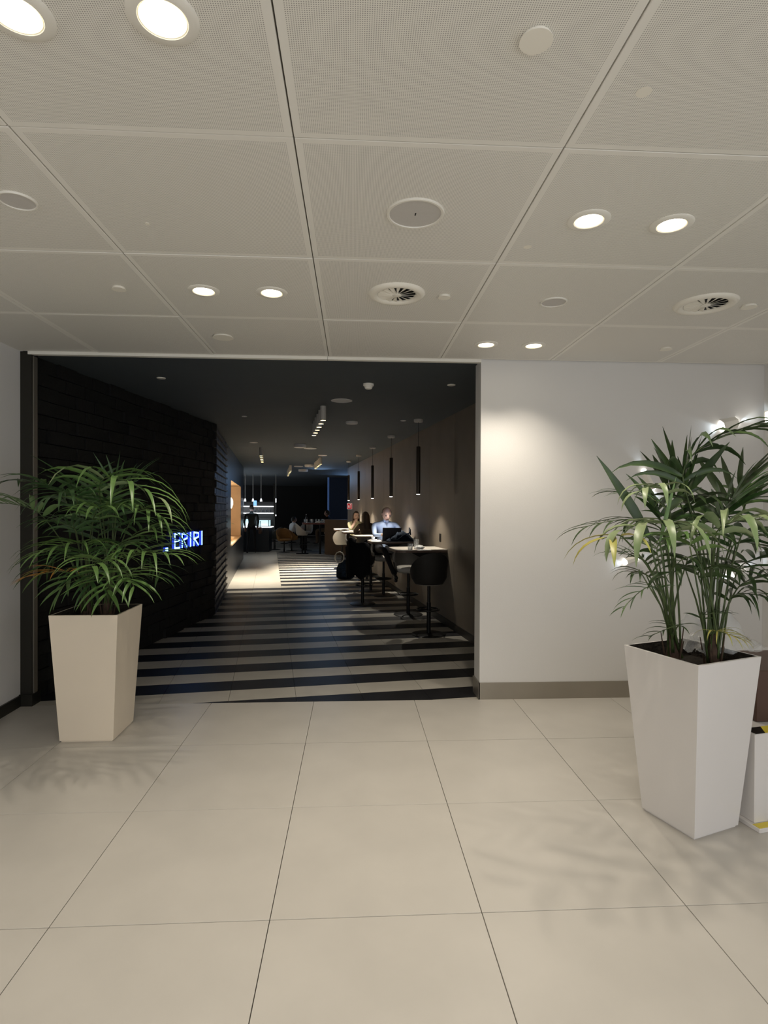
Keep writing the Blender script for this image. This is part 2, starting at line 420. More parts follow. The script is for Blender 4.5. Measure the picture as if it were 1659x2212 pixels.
# ================================================================== hall ceiling fittings
def downlight(px, py, label, power=DOWN_POWER, group='recessed downlights'):
    p = atz(px, py, CEIL-.004)
    t = thing('recessed_downlight', label, 'ceiling light', (p.x, p.y, CEIL), 0, group)
    ob('trim_ring', MB().lathe([(.057, .0005), (.086, .0005), (.086, -.003), (.080, -.007), (.060, -.008), (.056, -.004), (.056, .0005)], 'white_metal', n=36, cap=False), t, smooth=40)
    ob('reflector', MB().lathe([(.056, -.006), (.054, -.002), (.050, -.0015)], 'reflector', n=32, cap=False), t)
    ob('lens', MB().lathe([(.050, -.0012), (.050, -.004), (.001, -.0045)], 'lamp_white', n=32), t)
    light('SPOT', 'downlight_beam', (0, 0, -.015), power, WARM, size=.03, angle=104, blend=.75, parent=t)
    return t
downlight(35, 30, 'large glowing round downlight cut by the top left corner of the picture')
downlight(352, 40, 'large glowing round downlight at the top left, right one of the nearest pair')
downlight(440, 629, 'small round downlight left of its twin, above the black brick wall')
downlight(587, 633, 'small round downlight right of its twin, above the dark opening')
downlight(1272, 477, 'glowing round downlight, left one of the pair on the right side')
downlight(1451, 486, 'glowing round downlight, right one of the pair on the right side')
downlight(1050, 745, 'small round downlight at the far ceiling edge over the end of the opening', 38)
downlight(1153, 747, 'small round downlight at the far ceiling edge over the white wall', 38)
def speaker(px, py, r, label, mark=False):
    p = atz(px, py, CEIL)
    t = thing('ceiling_speaker', label, 'speaker', (p.x, p.y, CEIL), 0, 'round ceiling speakers')
    ob('rim', MB().lathe([(r*.885, .0005), (r, .0005), (r, -.004), (r*.97, -.007), (r*.9, -.007), (r*.885, -.003)], 'white_metal', n=40, cap=False), t, smooth=40)
    ob('grille', MB().lathe([(r*.89, -.0005), (r*.89, -.003), (.001, -.0035)], 'grille', n=36), t)
    if mark: ob('slot', MB().box(-.002, .003, -.010, .008, -.0052, -.0034, 'black'), t)
speaker(897, 461, .118, 'large round speaker in the middle ceiling panel with a short dark slot', True)
speaker(1196, 652, .076, 'smaller round grey speaker between the two air diffusers')
speaker(38, 433, .07, 'round speaker near the left edge of the ceiling')
def diffuser(px, py, r, rz, label):
    p = atz(px, py, CEIL)
    t = thing('air_diffuser', label, 'air vent', (p.x, p.y, CEIL), rz, 'round swirl air diffusers')
    ob('ring', MB().lathe([(r, .0005), (r, -.003), (r*.93, -.014), (r*.82, -.018), (r*.70, -.012), (r*.66, -.002), (r*.66, .0005)], 'flush', n=44, cap=False), t, smooth=50)
    ob('backing', MB().lathe([(r*.67, -.0005), (r*.67, -.0015), (.001, -.0016)], 'black', n=32), t)
    ob('hub', MB().lathe([(r*.16, -.002), (r*.16, -.012), (r*.13, -.014), (.001, -.014)], 'flush', n=20), t, smooth=40)
    bm = MB(); a = R(11)
    vs = [(r*.15, -r*.012, -.012), (r*.66, -r*.055, -.010), (r*.66, r*.10, -.003), (r*.15, r*.03, -.006)]
    vs += [(x, y, z+.0012) for x, y, z in vs]
    bl_ = bm.add(vs, [(3, 2, 1, 0), (4, 5, 6, 7), (0, 1, 5, 4), (1, 2, 6, 5), (2, 3, 7, 6), (3, 0, 4, 7)], 'flush').mesh('blade')
    for k in range(16): ob('blade', bl_, t, rz=k*2*math.pi/16)
diffuser(857, 634, .158, 0, 'round swirl air diffuser left, above the dark opening')
diffuser(1524, 656, .172, .4, 'round swirl air diffuser right, above the white wall')
def cap(px, py, r, h, label, name='sprinkler_cover', cat='sprinkler', m='flush', z=CEIL):
    p = atz(px, py, z)
    o = ob(name, MB().lathe([(r*.9, .001), (r*.9, -h*.7), (r, -h*.75), (r, -h), (.001, -h-.0005)], m, n=28), loc=(p.x, p.y, z), smooth=40)
    return tag(o, label, cat)
cap(1158, 82, .042, .010, 'round white cover plate at the top right of the ceiling with a dark gap')
cap(1391, 198, .022, .0015, 'small flush white disc on the ceiling panel at upper right', 'blanking_disc', 'cover')
cap(257, 621, .036, .012, 'round white cover plate left of the small left pair of downlights')
cap(960, 639, .034, .012, 'round white cover plate just right of the left air diffuser')
cap(1618, 660, .042, .012, 'round white cover plate just right of the right air diffuser')
cap(1439, 752, .042, .012, 'round white cover plate close to the far ceiling edge above the white wall')
cap(482, 727, .070, .010, 'wide round white cap on the ceiling just before the dark opening', 'detector_cover', 'cover')
cap(1140, 533, .018, .0015, 'tiny flush disc left below the right pair of downlights', 'blanking_disc', 'cover')
cap(318, 483, .010, .0015, 'tiny flush dot on the left ceiling panel', 'blanking_disc', 'cover')

# ================================================================== small wall lamps on the white wall
def wall_lamp(pa, pb, label, pw=1.2, wid=.05, both=True):
    A, B = ray(*pa, YO), ray(*pb, YO)
    t = thing('wall_lamp', label, 'wall lamp', ((A.x+B.x)/2, YO, (A.z+B.z)/2), 0, 'small faceted wall lamps')
    d = Vector((B.x-A.x, 0, B.z-A.z)); L = d.length; ang = math.atan2(d.z, d.x)
    X = Matrix.Rotation(-ang, 4, 'Y')
    h = wid/2
    vs = []
    for x, f in ((-L/2, 1), (L/2, .8)):
        vs += [(x, 0, -h*1.3*f), (x, -.045*f, -h*.55*f), (x, -.045*f, h*.55*f), (x, 0, h*1.3*f)]
    ob('housing', MB().add(vs, [(0, 1, 2, 3), (7, 6, 5, 4), (0, 4, 5, 1), (1, 5, 6, 2), (2, 6, 7, 3), (3, 7, 4, 0)], 'white_metal', X), t)
    for s, f in ((-1, 1), (1, .8)):
        if s == 1 and not both: continue
        x = s*(L/2+.001)
        v2 = [(x, -.003, -h*1.1*f), (x, -.040*f, -h*.45*f), (x, -.040*f, h*.45*f), (x, -.003, h*1.1*f)]
        v2 += [(q[0]+s*.002, q[1], q[2]) for q in v2]
        ob('aperture', MB().add(v2, [(0, 1, 2, 3), (7, 6, 5, 4), (0, 4, 5, 1), (1, 5, 6, 2), (2, 6, 7, 3), (3, 7, 4, 0)], 'lens_cool', X), t)
        dr = (X.to_3x3() @ Vector((s, 0, 0)))
        l = light('SPOT', 'wall_lamp_beam', X @ Vector((s*(L/2+.008), -.022, 0)), pw, (.74, .88, 1), size=.014, angle=80 if s < 0 else 40, blend=.5, parent=t)
        l.rotation_mode = 'QUATERNION'; l.rotation_quaternion = (dr+Vector((0, .12, 0))).to_track_quat('-Z', 'Y')
wall_lamp((1558, 921), (1590, 912), 'small white wall lamp near the corner above the right palm', 1.1, .09)
wall_lamp((1408, 1056), (1390, 1017), 'small white wall lamp behind the top of the right palm', .6, .05)
wall_lamp((1350, 1213), (1374, 1206), 'small white wall lamp behind the left side of the right palm', .35, .05)
wall_lamp((1578, 1240), (1602, 1228), 'small white wall lamp behind the middle of the right palm', .7, .07)
t = thing('wall_lamp', 'upright white wall lamp on the side wall in the right corner', 'wall lamp', (3.385, 4.43, 2.285), 0, 'small faceted wall lamps')
ob('housing', MB().rbox(-.045, 0, -.05, .05, -.055, .055, .004, 'flush'), t)
ob('aperture', MB().box(-.048, -.045, -.03, .03, -.042, .042, 'lens_cool'), t)
# ================================================================== planters and palms
def planter_mb(wt, wb, h, th=.012, pm='pot'):
    m = MB(); a, b2 = wt/2, wb/2; c = a-th; dz = .09; k = (h-dz)/h; ai = b2+(a-b2)*k-th
    def sq(r, z): return [(-r, -r, z), (r, -r, z), (r, r, z), (-r, r, z)]
    bb = b2-.008
    vs = sq(bb, 0)+sq(bb, .008)+sq(b2, .010)+sq(a, h-.001)+sq(a-.002, h)+sq(c, h)+sq(ai, h-dz)
    fs = [(3, 2, 1, 0)]
    for q in range(6):
        for i in range(4): j = (i+1) % 4; fs.append((q*4+i, q*4+j, q*4+4+j, q*4+4+i))
    m.add(vs, fs[:-4], pm); m.add(vs, fs[-4:], 'soil'); return m, ai, h-dz  # inner wall given the dark soil colour in place of shade
def leaflet_mesh(L, wd, d0, nrm, droop, m):
    # folded strip from the origin: d0 initial direction, bends down along its length
    mb = MB(); vs = []; fs = []; N = 6
    p = Vector((0, 0, 0)); d = d0.normalized(); side = d.cross(nrm).normalized(); step = L/N
    prof = [.35, .85, 1, .92, .72, .42, .04]
    for k in range(N+1):
        up = side.cross(d).normalized(); ww = wd/2*prof[k]
        vs += [p-side*ww+up*ww*.35, p, p+side*ww+up*ww*.35]
        if k < N:
            p = p+d*step; d = (d+Vector((0, 0, -1))*droop*(.35+k*.28)*step/L*1.6).normalized()
    for k in range(N):
        a = k*3; fs += [(a, a+1, a+4, a+3), (a+1, a+2, a+5, a+4)]
    mb.add(vs, fs, m); return mb
def frond(parent, base, mid, tip, n, L, wd, droop, m, rnd, joined=False, lift=.25, t0=.0, stemr=.0055, splay=1.0, one_side=0, fwd=1.0):
    # petiole base -> mid, rachis mid -> tip
    base, mid, tip = Vector(base), Vector(mid), Vector(tip)
    d = (tip-mid); hor = Vector((d.x, d.y, 0))
    pm = (base+mid)/2+Vector(((base.x-mid.x)*.25, (base.y-mid.y)*.25, .10*(mid-base).length))
    pts = []
    for k in range(8):
        t = k/7; pts.append(base*(1-t)**2+pm*2*t*(1-t)+mid*t*t)
    rp = []
    tan0 = (mid-pm).normalized()*d.length*.45
    for k in range(0, 9):
        t = k/8; rp.append(mid*(1-t)**2+(mid+tan0)*2*t*(1-t)+tip*t*t)
    allp = pts+rp[1:]
    o = ob('frond', MB().tube(allp, [stemr*(1-.75*i/(len(allp)-1)) for i in range(len(allp))], 'stem', 5), parent, smooth=180)
    jm = MB()
    def at(t):
        x = t*8; i = min(int(x), 7); f = x-i; return rp[i].lerp(rp[i+1], f), (rp[i+1]-rp[i]).normalized()
    for k in range(n):
        t = t0+(1-t0)*(k+.5)/n
        p, tg = at(min(t, .995))
        sd = tg.cross(Vector((0, 0, 1)))
        sd = sd.normalized() if sd.length > .15 else Vector((1, 0, 0))
        nr = sd.cross(tg).normalized()
        s = 1 if k % 2 else -1
        if one_side: s = one_side
        fw = fwd*(.35+.95*t*t)+rnd.uniform(-.1, .1)
        dd = (sd*s*splay*(1.0-.45*t)+tg*fw+nr*(lift+rnd.uniform(-.12, .12))).normalized()
        ll = L*(.72+.5*math.sin(math.pi*min(1, t*.85+.12)))*rnd.uniform(.85, 1.1)
        mm = m
        if m == 'leafp2': mm = rnd.choice(['leaf2', 'leaf2', 'leafp'])
        if rnd.random() < .12 and m == 'leaf': mm = 'leaf2'
        lm = leaflet_mesh(ll, wd*rnd.uniform(.8, 1.15), dd, nr if abs(dd.dot(nr)) < .95 else sd, droop*rnd.uniform(.7, 1.3), mm)
        if joined: jm.add([Vector(v)+p for v in lm.v], lm.f, mm)
        else: ob('leaflet', lm, o, p, smooth=180)
    if joined:
        ob('foliage', jm, o, smooth=180, kind='stuff')
    return o
def palm(name_label, loc, rz, wt, wb, h, clumps, fr, seed, pmat='pot'):
    t = thing('potted_palm', name_label, 'potted palm', (loc[0], loc[1], 0))
    pm, ai, zs = planter_mb(wt, wb, h, pm=pmat)
    pl = ob('planter', pm, t, rz=rz)
    ob('soil', MB().box(-ai+.002, ai-.002, -ai+.002, ai-.002, zs-.03, zs+.012, 'soil'), t, rz=rz)
    o3 = Vector((loc[0], loc[1], 0)); rnd = random.Random(seed)
    bases = []
    for cx, cy in clumps:
        b = Vector((cx, cy, zs)); bases.append(b)
        tr = MB()
        tr.lathe([(.040, 0), (.034, .05), (.024, .13), (.012, .19)], 'fibre', c=b, n=10)
        for q in range(5):
            a = q*1.3; tr.tube([b+Vector((.03*math.cos(a), .03*math.sin(a), 0)), b+Vector((.055*math.cos(a), .055*math.sin(a), .13+.02*q))], [.006, .002], 'fibre', 4)
        ob('trunk', tr, t, smooth=50)
    for f in fr:
        ci, (mx_, my_, mY), (tx, ty, tY), n, L, wd, dr, m = f[:8]
        kw = f[8] if len(f) > 8 else {}
        A = ray(mx_, my_, mY)-o3; B = ray(tx, ty, tY)-o3
        b = bases[ci]+Vector((rnd.uniform(-.03, .03), rnd.uniform(-.03, .03), .08))
        frond(t, b, A, B, n, L, wd, dr, m, rnd, **kw)
    return t, bases, rnd
# left palm --------------------------------------------------------
LF = [
 (1, (215, 1066, 3.7), (345, 1078, 3.4), 16, .36, .030, 1.35, 'leafp2', dict(lift=.35)),
 (0, (95, 1118, 3.75), (-50, 1090, 3.55), 16, .30, .032, .5, 'leaf2', dict(fwd=1.2)),
 (0, (150, 1100, 3.85), (40, 1040, 4.0), 14, .28, .028, .8, 'leaf', {}),
 (0, (180, 1085, 4.05), (140, 1045, 4.25), 12, .28, .028, .2, 'leaf', dict(lift=.5)),
 (1, (235, 1100, 4.05), (290, 1045, 4.25), 13, .30, .026, .2, 'leaf', dict(lift=.5, fwd=1.3)),
 (0, (185, 1180, 3.65), (90, 1195, 3.4), 16, .27, .024, .8, 'leaf2', {}),
 (0, (150, 1238, 3.7), (75, 1244, 3.55), 12, .20, .016, .6, 'leafo', dict(fwd=1.6)),
 (1, (265, 1210, 3.65), (365, 1200, 3.35), 18, .29, .022, .9, 'leaf2', dict(lift=.25, fwd=1.2)),
 (1, (280, 1165, 3.85), (375, 1150, 3.75), 13, .28, .024, 1.0, 'leaf', {}),
 (1, (240, 1250, 3.7), (230, 1285, 3.45), 12, .24, .024, .7, 'leaf2', dict(lift=.2)),
 (0, (200, 1130, 3.75), (215, 1100, 3.45), 12, .27, .028, 1.1, 'leaf2', dict(lift=.4)),
 (1, (250, 1120, 3.85), (245, 1095, 3.55), 11, .25, .030, .9, 'leaf', dict(lift=.3)),
 (0, (145, 1200, 3.9), (90, 1240, 3.9), 11, .26, .032, .6, 'leaf', {}),
 (1, (265, 1235, 3.55), (290, 1270, 3.3), 14, .22, .020, .8, 'leaf2', {}),
 (1, (300, 1180, 4.05), (365, 1180, 4.3), 11, .25, .024, .8, 'leaf', {}),
 (0, (165, 1245, 3.85), (130, 1280, 3.75), 9, .22, .030, .5, 'leaf2', {}),
 (1, (225, 1215, 3.55), (200, 1225, 3.25), 13, .25, .024, 1.0, 'leaf2', dict(lift=.3)),
 (0, (165, 1075, 3.65), (105, 1075, 3.45), 13, .28, .026, 1.0, 'leaf', {}),
 (1, (290, 1110, 3.75), (355, 1120, 3.65), 13, .30, .022, 1.3, 'leaf2', {}),
 (0, (210, 1170, 4.05), (190, 1110, 4.3), 11, .28, .026, .3, 'leaf', dict(lift=.4)),
 (1, (245, 1070, 4.0), (255, 1040, 4.05), 8, .22, .018, .05, 'leaf', dict(lift=.9, splay=.6)),
]
XF = [
 (0, (200, 1150, 4.0), (150, 1140, 4.2), 14, .26, .026, .8, 'leaf', dict(joined=True)),
 (1, (250, 1150, 4.0), (300, 1130, 4.2), 14, .26, .026, .8, 'leaf', dict(joined=True)),
 (0, (190, 1210, 3.85), (160, 1200, 3.6), 14, .24, .024, .9, 'leaf', dict(joined=True)),
 (1, (250, 1190, 3.8), (270, 1180, 3.55), 14, .25, .024, .9, 'leaf', dict(joined=True)),
 (1, (235, 1240, 3.95), (280, 1255, 4.1), 14, .22, .022, .8, 'leaf', dict(joined=True)),
 (0, (205, 1230, 3.75), (195, 1265, 3.55), 14, .22, .022, .8, 'leaf', dict(joined=True)),
 (0, (165, 1150, 3.8), (120, 1130, 3.7), 14, .26, .024, .9, 'leaf', dict(joined=True)),
 (1, (215, 1120, 3.9), (225, 1080, 4.0), 14, .26, .026, .5, 'leaf', dict(joined=True)),
 (1, (300, 1225, 4.0), (350, 1250, 4.2), 12, .22, .020, .8, 'leaf', dict(joined=True)),
]
tl, _, _ = palm('bushy dark green palm in a tall white tapered planter beside the dark opening', (-1.735, 3.985), 0, .434, .342, .838, [(-.08, .02), (.07, -.02)], LF+XF, 5, pmat='pot_cream')
# right palm -------------------------------------------------------
RF = [
 (1, (1478, 1050, 2.7), (1700, 905, 2.45), 22, .34, .034, .9, 'leafk', dict(lift=.0, fwd=1.3)),
 (0, (1440, 1170, 2.6), (1255, 1140, 2.5), 20, .19, .016, .7, 'leafk', dict(lift=.05)),
 (0, (1450, 1130, 2.7), (1325, 1062, 2.85), 18, .20, .016, .4, 'leaf', dict(lift=.05)),
 (0, (1460, 1152, 2.45), (1330, 1150, 2.3), 9, .25, .036, 2.4, 'leafp', dict(lift=.1)),
 (0, (1345, 1160, 2.35), (1300, 1165, 2.3), 4, .22, .030, 1.0, 'leafy', dict(lift=.05)),
 (0, (1440, 1072, 2.5), (1375, 1066, 2.35), 8, .16, .024, 2.0, 'leafp', dict(lift=.2)),
 (1, (1480, 1075, 2.85), (1492, 1030, 2.85), 8, .27, .044, .05, 'leafk', dict(lift=.6, splay=.5, fwd=1.6)),
 (1, (1470, 1090, 2.8), (1435, 1050, 2.8), 7, .24, .046, .1, 'leafk', dict(lift=.7, splay=.6, fwd=1.3)),
 (1, (1555, 1130, 2.7), (1690, 1040, 2.6), 20, .36, .028, .25, 'leaf', dict(fwd=1.6, lift=.15)),
 (1, (1545, 1160, 2.5), (1680, 1125, 2.3), 14, .30, .038, 1.9, 'leafp', dict(lift=.3)),
 (1, (1560, 1120, 2.85), (1610, 1040, 2.9), 10, .27, .042, .1, 'leafk', dict(lift=.4, fwd=1.4)),
 (1, (1505, 1195, 2.5), (1440, 1165, 2.35), 9, .20, .030, 1.2, 'leaf2', dict(lift=.3)),
 (0, (1400, 1220, 2.7), (1335, 1195, 2.75), 13, .15, .014, .7, 'leafk', {}),
 (0, (1410, 1255, 2.75), (1370, 1240, 2.7), 9, .15, .020, 1.2, 'leafk', {}),
 (0, (1420, 1275, 2.65), (1345, 1315, 2.6), 12, .12, .012, .6, 'leaf', {}),
 (0, (1465, 1352, 2.6), (1400, 1376, 2.5), 12, .10, .010, .6, 'leafk', {}),
 (1, (1590, 1275, 2.7), (1700, 1245, 2.65), 15, .22, .022, .7, 'leafk', {}),
 (1, (1575, 1300, 2.65), (1680, 1300, 2.5), 15, .21, .018, 1.4, 'leafk', dict(lift=.2)),
 (1, (1590, 1240, 2.85), (1700, 1205, 3.0), 12, .26, .032, .8, 'leaf', {}),
 (1, (1510, 1250, 2.65), (1555, 1230, 2.5), 9, .16, .030, 1.1, 'leafk', {}),
 (1, (1540, 1366, 2.55), (1600, 1380, 2.45), 14, .11, .009, 1.2, 'leafy', {}),
 (1, (1515, 1340, 2.65), (1570, 1325, 2.6), 10, .09, .010, .6, 'leafk', {}),
 (0, (1430, 1140, 2.8), (1420, 1090, 2.85), 7, .22, .036, .3, 'leafk', dict(lift=.5)),
 (0, (1480, 1225, 2.7), (1440, 1245, 2.5), 8, .17, .028, 1.2, 'leafk', {}),
]
RX = [
 (1, (1520, 1140, 2.75), (1580, 1150, 2.6), 11, .22, .030, .9, 'leafk', dict(joined=True)),
 (0, (1420, 1200, 2.8), (1450, 1165, 2.9), 10, .20, .028, .6, 'leafk', dict(joined=True)),
 (1, (1600, 1160, 2.7), (1690, 1180, 2.6), 12, .26, .030, 1.2, 'leaf', dict(joined=True)),
 (1, (1560, 1230, 2.75), (1620, 1245, 2.6), 10, .18, .024, 1.0, 'leafk', dict(joined=True)),
 (1, (1610, 1090, 2.9), (1690, 1060, 2.95), 12, .30, .028, .4, 'leaf', dict(joined=True, fwd=1.5)),
 (1, (1540, 1130, 2.9), (1600, 1090, 3.0), 12, .26, .034, .8, 'leaf', dict(joined=True)),
 (1, (1500, 1110, 2.8), (1480, 1080, 2.7), 10, .22, .036, 1.0, 'leafk', dict(joined=True)),
 (1, (1580, 1185, 2.85), (1660, 1190, 2.9), 10, .24, .034, 1.0, 'leaf', dict(joined=True)),
]
tr_, rb, rr = palm('tall sparse palm with long stems in a glossy white planter at the right', (1.675, 2.742), R(20), .427, .300, .836, [(-.07, .03), (.06, -.09)], RF+RX, 11)
# spear: one unopened leaf leaning left, pale young spear near it
o3 = Vector((1.675, 2.742, 0))
for (a, b2, ww, mm) in (((1402, 1160, 2.5), (1288, 985, 2.5), .048, 'leafk'), ((1425, 1170, 2.5), (1462, 1030, 2.5), .020, 'leaf2')):
    A, B = ray(*a)-o3, ray(*b2)-o3
    o = ob('frond', MB().tube([rb[0]+Vector((0, 0, .1)), (rb[0]+A)/2+Vector((.01, 0, .03)), A], [.006, .005, .004], 'stem', 5), tr_, smooth=180)
    ob('leaflet', leaflet_mesh((B-A).length, ww, (B-A)+Vector((0, 0, .03)), Vector((0, -1, .1)), .12, mm), o, A, smooth=180)
# bare stems that fan from the clumps
for (tx, ty, tY, ci) in [(1380, 1230, 2.9, 0), (1395, 1240, 2.75, 0), (1432, 1180, 2.95, 0), (1455, 1190, 2.8, 0), (1470, 1200, 2.95, 1), (1545, 1180, 2.7, 1), (1560, 1200, 2.9, 1), (1590, 1170, 3.0, 1), (1505, 1150, 2.95, 1), (1490, 1180, 2.6, 1)]:
    A = ray(tx, ty, tY)-o3
    b = rb[ci]+Vector((rr.uniform(-.035, .035), rr.uniform(-.03, .03), .05))
    ob('stem', MB().tube([b, (b+A)/2+Vector((0, 0, .04)), A], [.006, .0045, .003], 'stem', 5), tr_, smooth=180)

# crumpled film resting on the back right corner of the right planter
rnd = random.Random(9)
N = 22; vs = []; fs = []
for i in range(N+1):
    for j in range(N+1):
        a, b2 = i/N*2-1, j/N*2-1
        r2 = max(abs(a), abs(b2))
        hgt = .12*(1-r2**1.6)*(1+.9*math.sin(5*a+2*b2)*math.cos(4*b2-1.5*a))
        vs.append((a*.19+.018*math.sin(9*b2+3*a), b2*.13+.018*math.sin(8*a), hgt+.018*math.sin(14*a+5*b2)*math.cos(11*b2)+rnd.uniform(-.006, .006)))
for i in range(N):
    for j in range(N): k = i*(N+1)+j; fs.append((k, k+N+1, k+N+2, k+1))
bag = ob('plastic_film', MB().add(vs, fs, 'plastic'), loc=(1.86, 2.81, .840), rz=R(10), smooth=70)
tag(bag, 'crumpled clear plastic film lying on the corner of the right planter', 'plastic bag')

# low white stand with hazard tape behind the right planter
st = thing('display_plinth', 'white plinth with black and yellow hazard tape edges beside the right planter', 'plinth', (1.930, 2.590, 0), R(12))
ob('base_plate', MB().rbox(0, .9, 0, .76, 0, .022, .003, 'pot'), st)
ob('block', MB().rbox(.02, .88, .045, .74, .022, .452, .004, 'pot'), st)
def hazard(z, y0, y1, x0=0.004, x1=.88, ph=0):
    y = x0; k = 0; m = MB()
    while y < x1:
        b2 = min(y+.055, x1)
        m.add([(y, y0, z), (b2, y0, z), (min(b2+.05, x1+.02), y1, z), (y+.05 if k else x0, y1, z),
               (y, y0, z-.001), (b2, y0, z-.001), (min(b2+.05, x1+.02), y1, z-.001), (y+.05 if k else x0, y1, z-.001)],
              [(0, 1, 2, 3), (7, 6, 5, 4), (0, 4, 5, 1), (1, 5, 6, 2), (2, 6, 7, 3), (3, 7, 4, 0)], 'hzy' if (k+ph) % 2 == 0 else 'black_metal')
        y = b2; k += 1
    return m
lab(ob('hazard_tape', hazard(.0235, .003, .042), st), 'tape strip on the floor plate')
lab(ob('hazard_tape', hazard(.4535, .05, .12, .03, .84, 1), st), 'tape strip along the top edge')
bx = tag(ob('brown_panel', MB().rbox(2.055, 2.45, 2.79, 3.2, 0, .262, .004, 'brown_board'), loc=(0, 0, .4545)), 'dark brown board standing on the white plinth at the right edge', 'board')
# ================================================================== neon lettering on the black brick wall
def on_w1(px, py):
    lo, hi = 4, 10
    for _ in range(40):
        Y = (lo+hi)/2; P = ray(px, py, Y)
        if P.x > wall1x(Y): lo = Y
        else: hi = Y
    return P
sg = thing('neon_sign', 'glowing blue white letters of a lit sign on the black brick wall', 'sign', (a0.x, a0.y, 0), dz)
def stroke(m, pts, wd, mats=('neon', 'neon_side')):
    # solid bars: bright face towards -y, blue sides
    for (x0, z0), (x1, z1) in zip(pts, pts[1:]):
        d = Vector((x1-x0, z1-z0)); L = d.length; d.normalize(); n_ = Vector((-d.y, d.x))*wd/2; e = d*wd*.25
        q = [(x0-e.x-n_.x, z0-e.y-n_.y), (x1+e.x-n_.x, z1+e.y-n_.y), (x1+e.x+n_.x, z1+e.y+n_.y), (x0-e.x+n_.x, z0-e.y+n_.y)]
        m.add([(a, -.066, b2) for a, b2 in q], [(0, 1, 2, 3)], mats[0])
        k = 1.12; cx = sum(a for a, _ in q)/4; cz = sum(b2 for _, b2 in q)/4
        qo = [(cx+(a-cx)*k if abs(n_.x) > abs(n_.y) else a, cz+(b2-cz)*k if abs(n_.y) >= abs(n_.x) else b2) for a, b2 in q]
        m.add([(a, -.065, b2) for a, b2 in qo]+[(a, -.035, b2) for a, b2 in qo], [(0, 1, 2, 3), (0, 4, 5, 1), (1, 5, 6, 2), (2, 6, 7, 3), (3, 7, 4, 0), (7, 6, 5, 4)], mats[1])
def along(px): P = on_w1(px-7, 1160); return (Vector((P.x, P.y))-a0).length
zc0, zc1 = 1.045, 1.215
def letter(ch, xa, xb):
    m = MB(); zm = (zc0+zc1)/2; wd = .028
    if ch == 'I': x = (xa+xb)/2; stroke(m, [(x, zc0), (x, zc1)], .034)
    elif ch == 'R':
        stroke(m, [(xa, zc0), (xa, zc1)], wd); stroke(m, [(xa, zc1), (xb, zc1-.015), (xb, zm+.02), (xa, zm)], wd*.8); stroke(m, [(xa+.02, zm), (xb, zc0)], wd*.8)
    elif ch == 'E':
        stroke(m, [(xa, zc0), (xa, zc1)], wd)
        for z in (zc0, zm, zc1): stroke(m, [(xa, z), (xb, z)], wd*.8)
    elif ch == '.': stroke(m, [(xa, zc0), (xb, zc0)], .045)
    ob('letter', m, sg)
for ch, p0, p1 in [('.', 354, 358), ('E', 374, 385), ('R', 390, 401), ('I', 405, 412), ('R', 416, 426), ('I', 430, 437)]:
    letter(ch, along(p0), along(p1))
light('AREA', 'sign_glow', (along(420), -.16, 1.13), .08, (.15, .35, 1), rot=(R(-90), 0, 0), size=.2, parent=sg)

# ================================================================== lounge ceiling fittings
def lz(px, py): p = atz(px, py, CEIL); return (p.x, p.y, CEIL)
def disc(px, py, r, h, label, name='ceiling_disc', cat='cover', m='grille', prof=None):
    o = ob(name, MB().lathe(prof or [(r, .001), (r, -h*.7), (r*.92, -h), (.001, -h)], m, n=28), loc=lz(px, py), smooth=40)
    return tag(o, label, cat)
disc(738, 865, .118, .008, 'flat round grey speaker on the dark lounge ceiling beside the first spot', 'ceiling_speaker', 'speaker')
disc(348, 816, .040, .008, 'small pale disc on the dark ceiling above the black brick wall', 'sprinkler_cover', 'sprinkler', 'flush')
disc(975, 831, .040, .008, 'small pale disc on the dark ceiling near the right jamb', 'sprinkler_cover', 'sprinkler', 'flush')
disc(760, 911, .085, .03, 'pale round fitting on the dark ceiling right of the row of white spots', 'ceiling_fitting')
disc(528, 899, .035, .008, 'tiny pale disc on the dark ceiling left of the row of white spots', 'sprinkler_cover', 'sprinkler')
disc(871, 908, .04, .01, 'small pale disc beside the canopy of the nearest bronze pendant', 'sprinkler_cover', 'sprinkler')
disc(548, 955, .075, .012, 'pale round fitting before the left far row of spots', 'ceiling_fitting')
disc(648, 960, .12, .06, 'drum shaped ceiling fitting beyond the end of the first spot row', 'ceiling_fitting')
disc(670, 967, .13, .02, 'wide flat round fitting just right of the drum shaped one', 'ceiling_fitting')
disc(697, 983, .10, .015, 'flat round fitting before the right far row of spots', 'ceiling_fitting')
disc(645, 1007, .13, .02, 'flat round fitting left of the far row of spots', 'ceiling_fitting')
disc(668, 1004, .13, .06, 'drum fitting left of the far right row of spots', 'ceiling_fitting')
disc(655, 1014, .15, .07, 'far drum fitting on the dark ceiling', 'ceiling_fitting')
sd = thing('smoke_detector', 'cream smoke detector on the dark ceiling just inside the opening', 'smoke detector', lz(796, 829))
ob('base', MB().lathe([(.052, .001), (.052, -.018), (.048, -.022), (.001, -.022)], 'flush', n=28), sd, smooth=40)
ob('chamber', MB().lathe([(.040, -.022), (.040, -.030), (.036, -.032), (.036, -.036), (.038, -.038), (.030, -.050), (.001, -.050)], 'flush', n=28), sd, smooth=40)

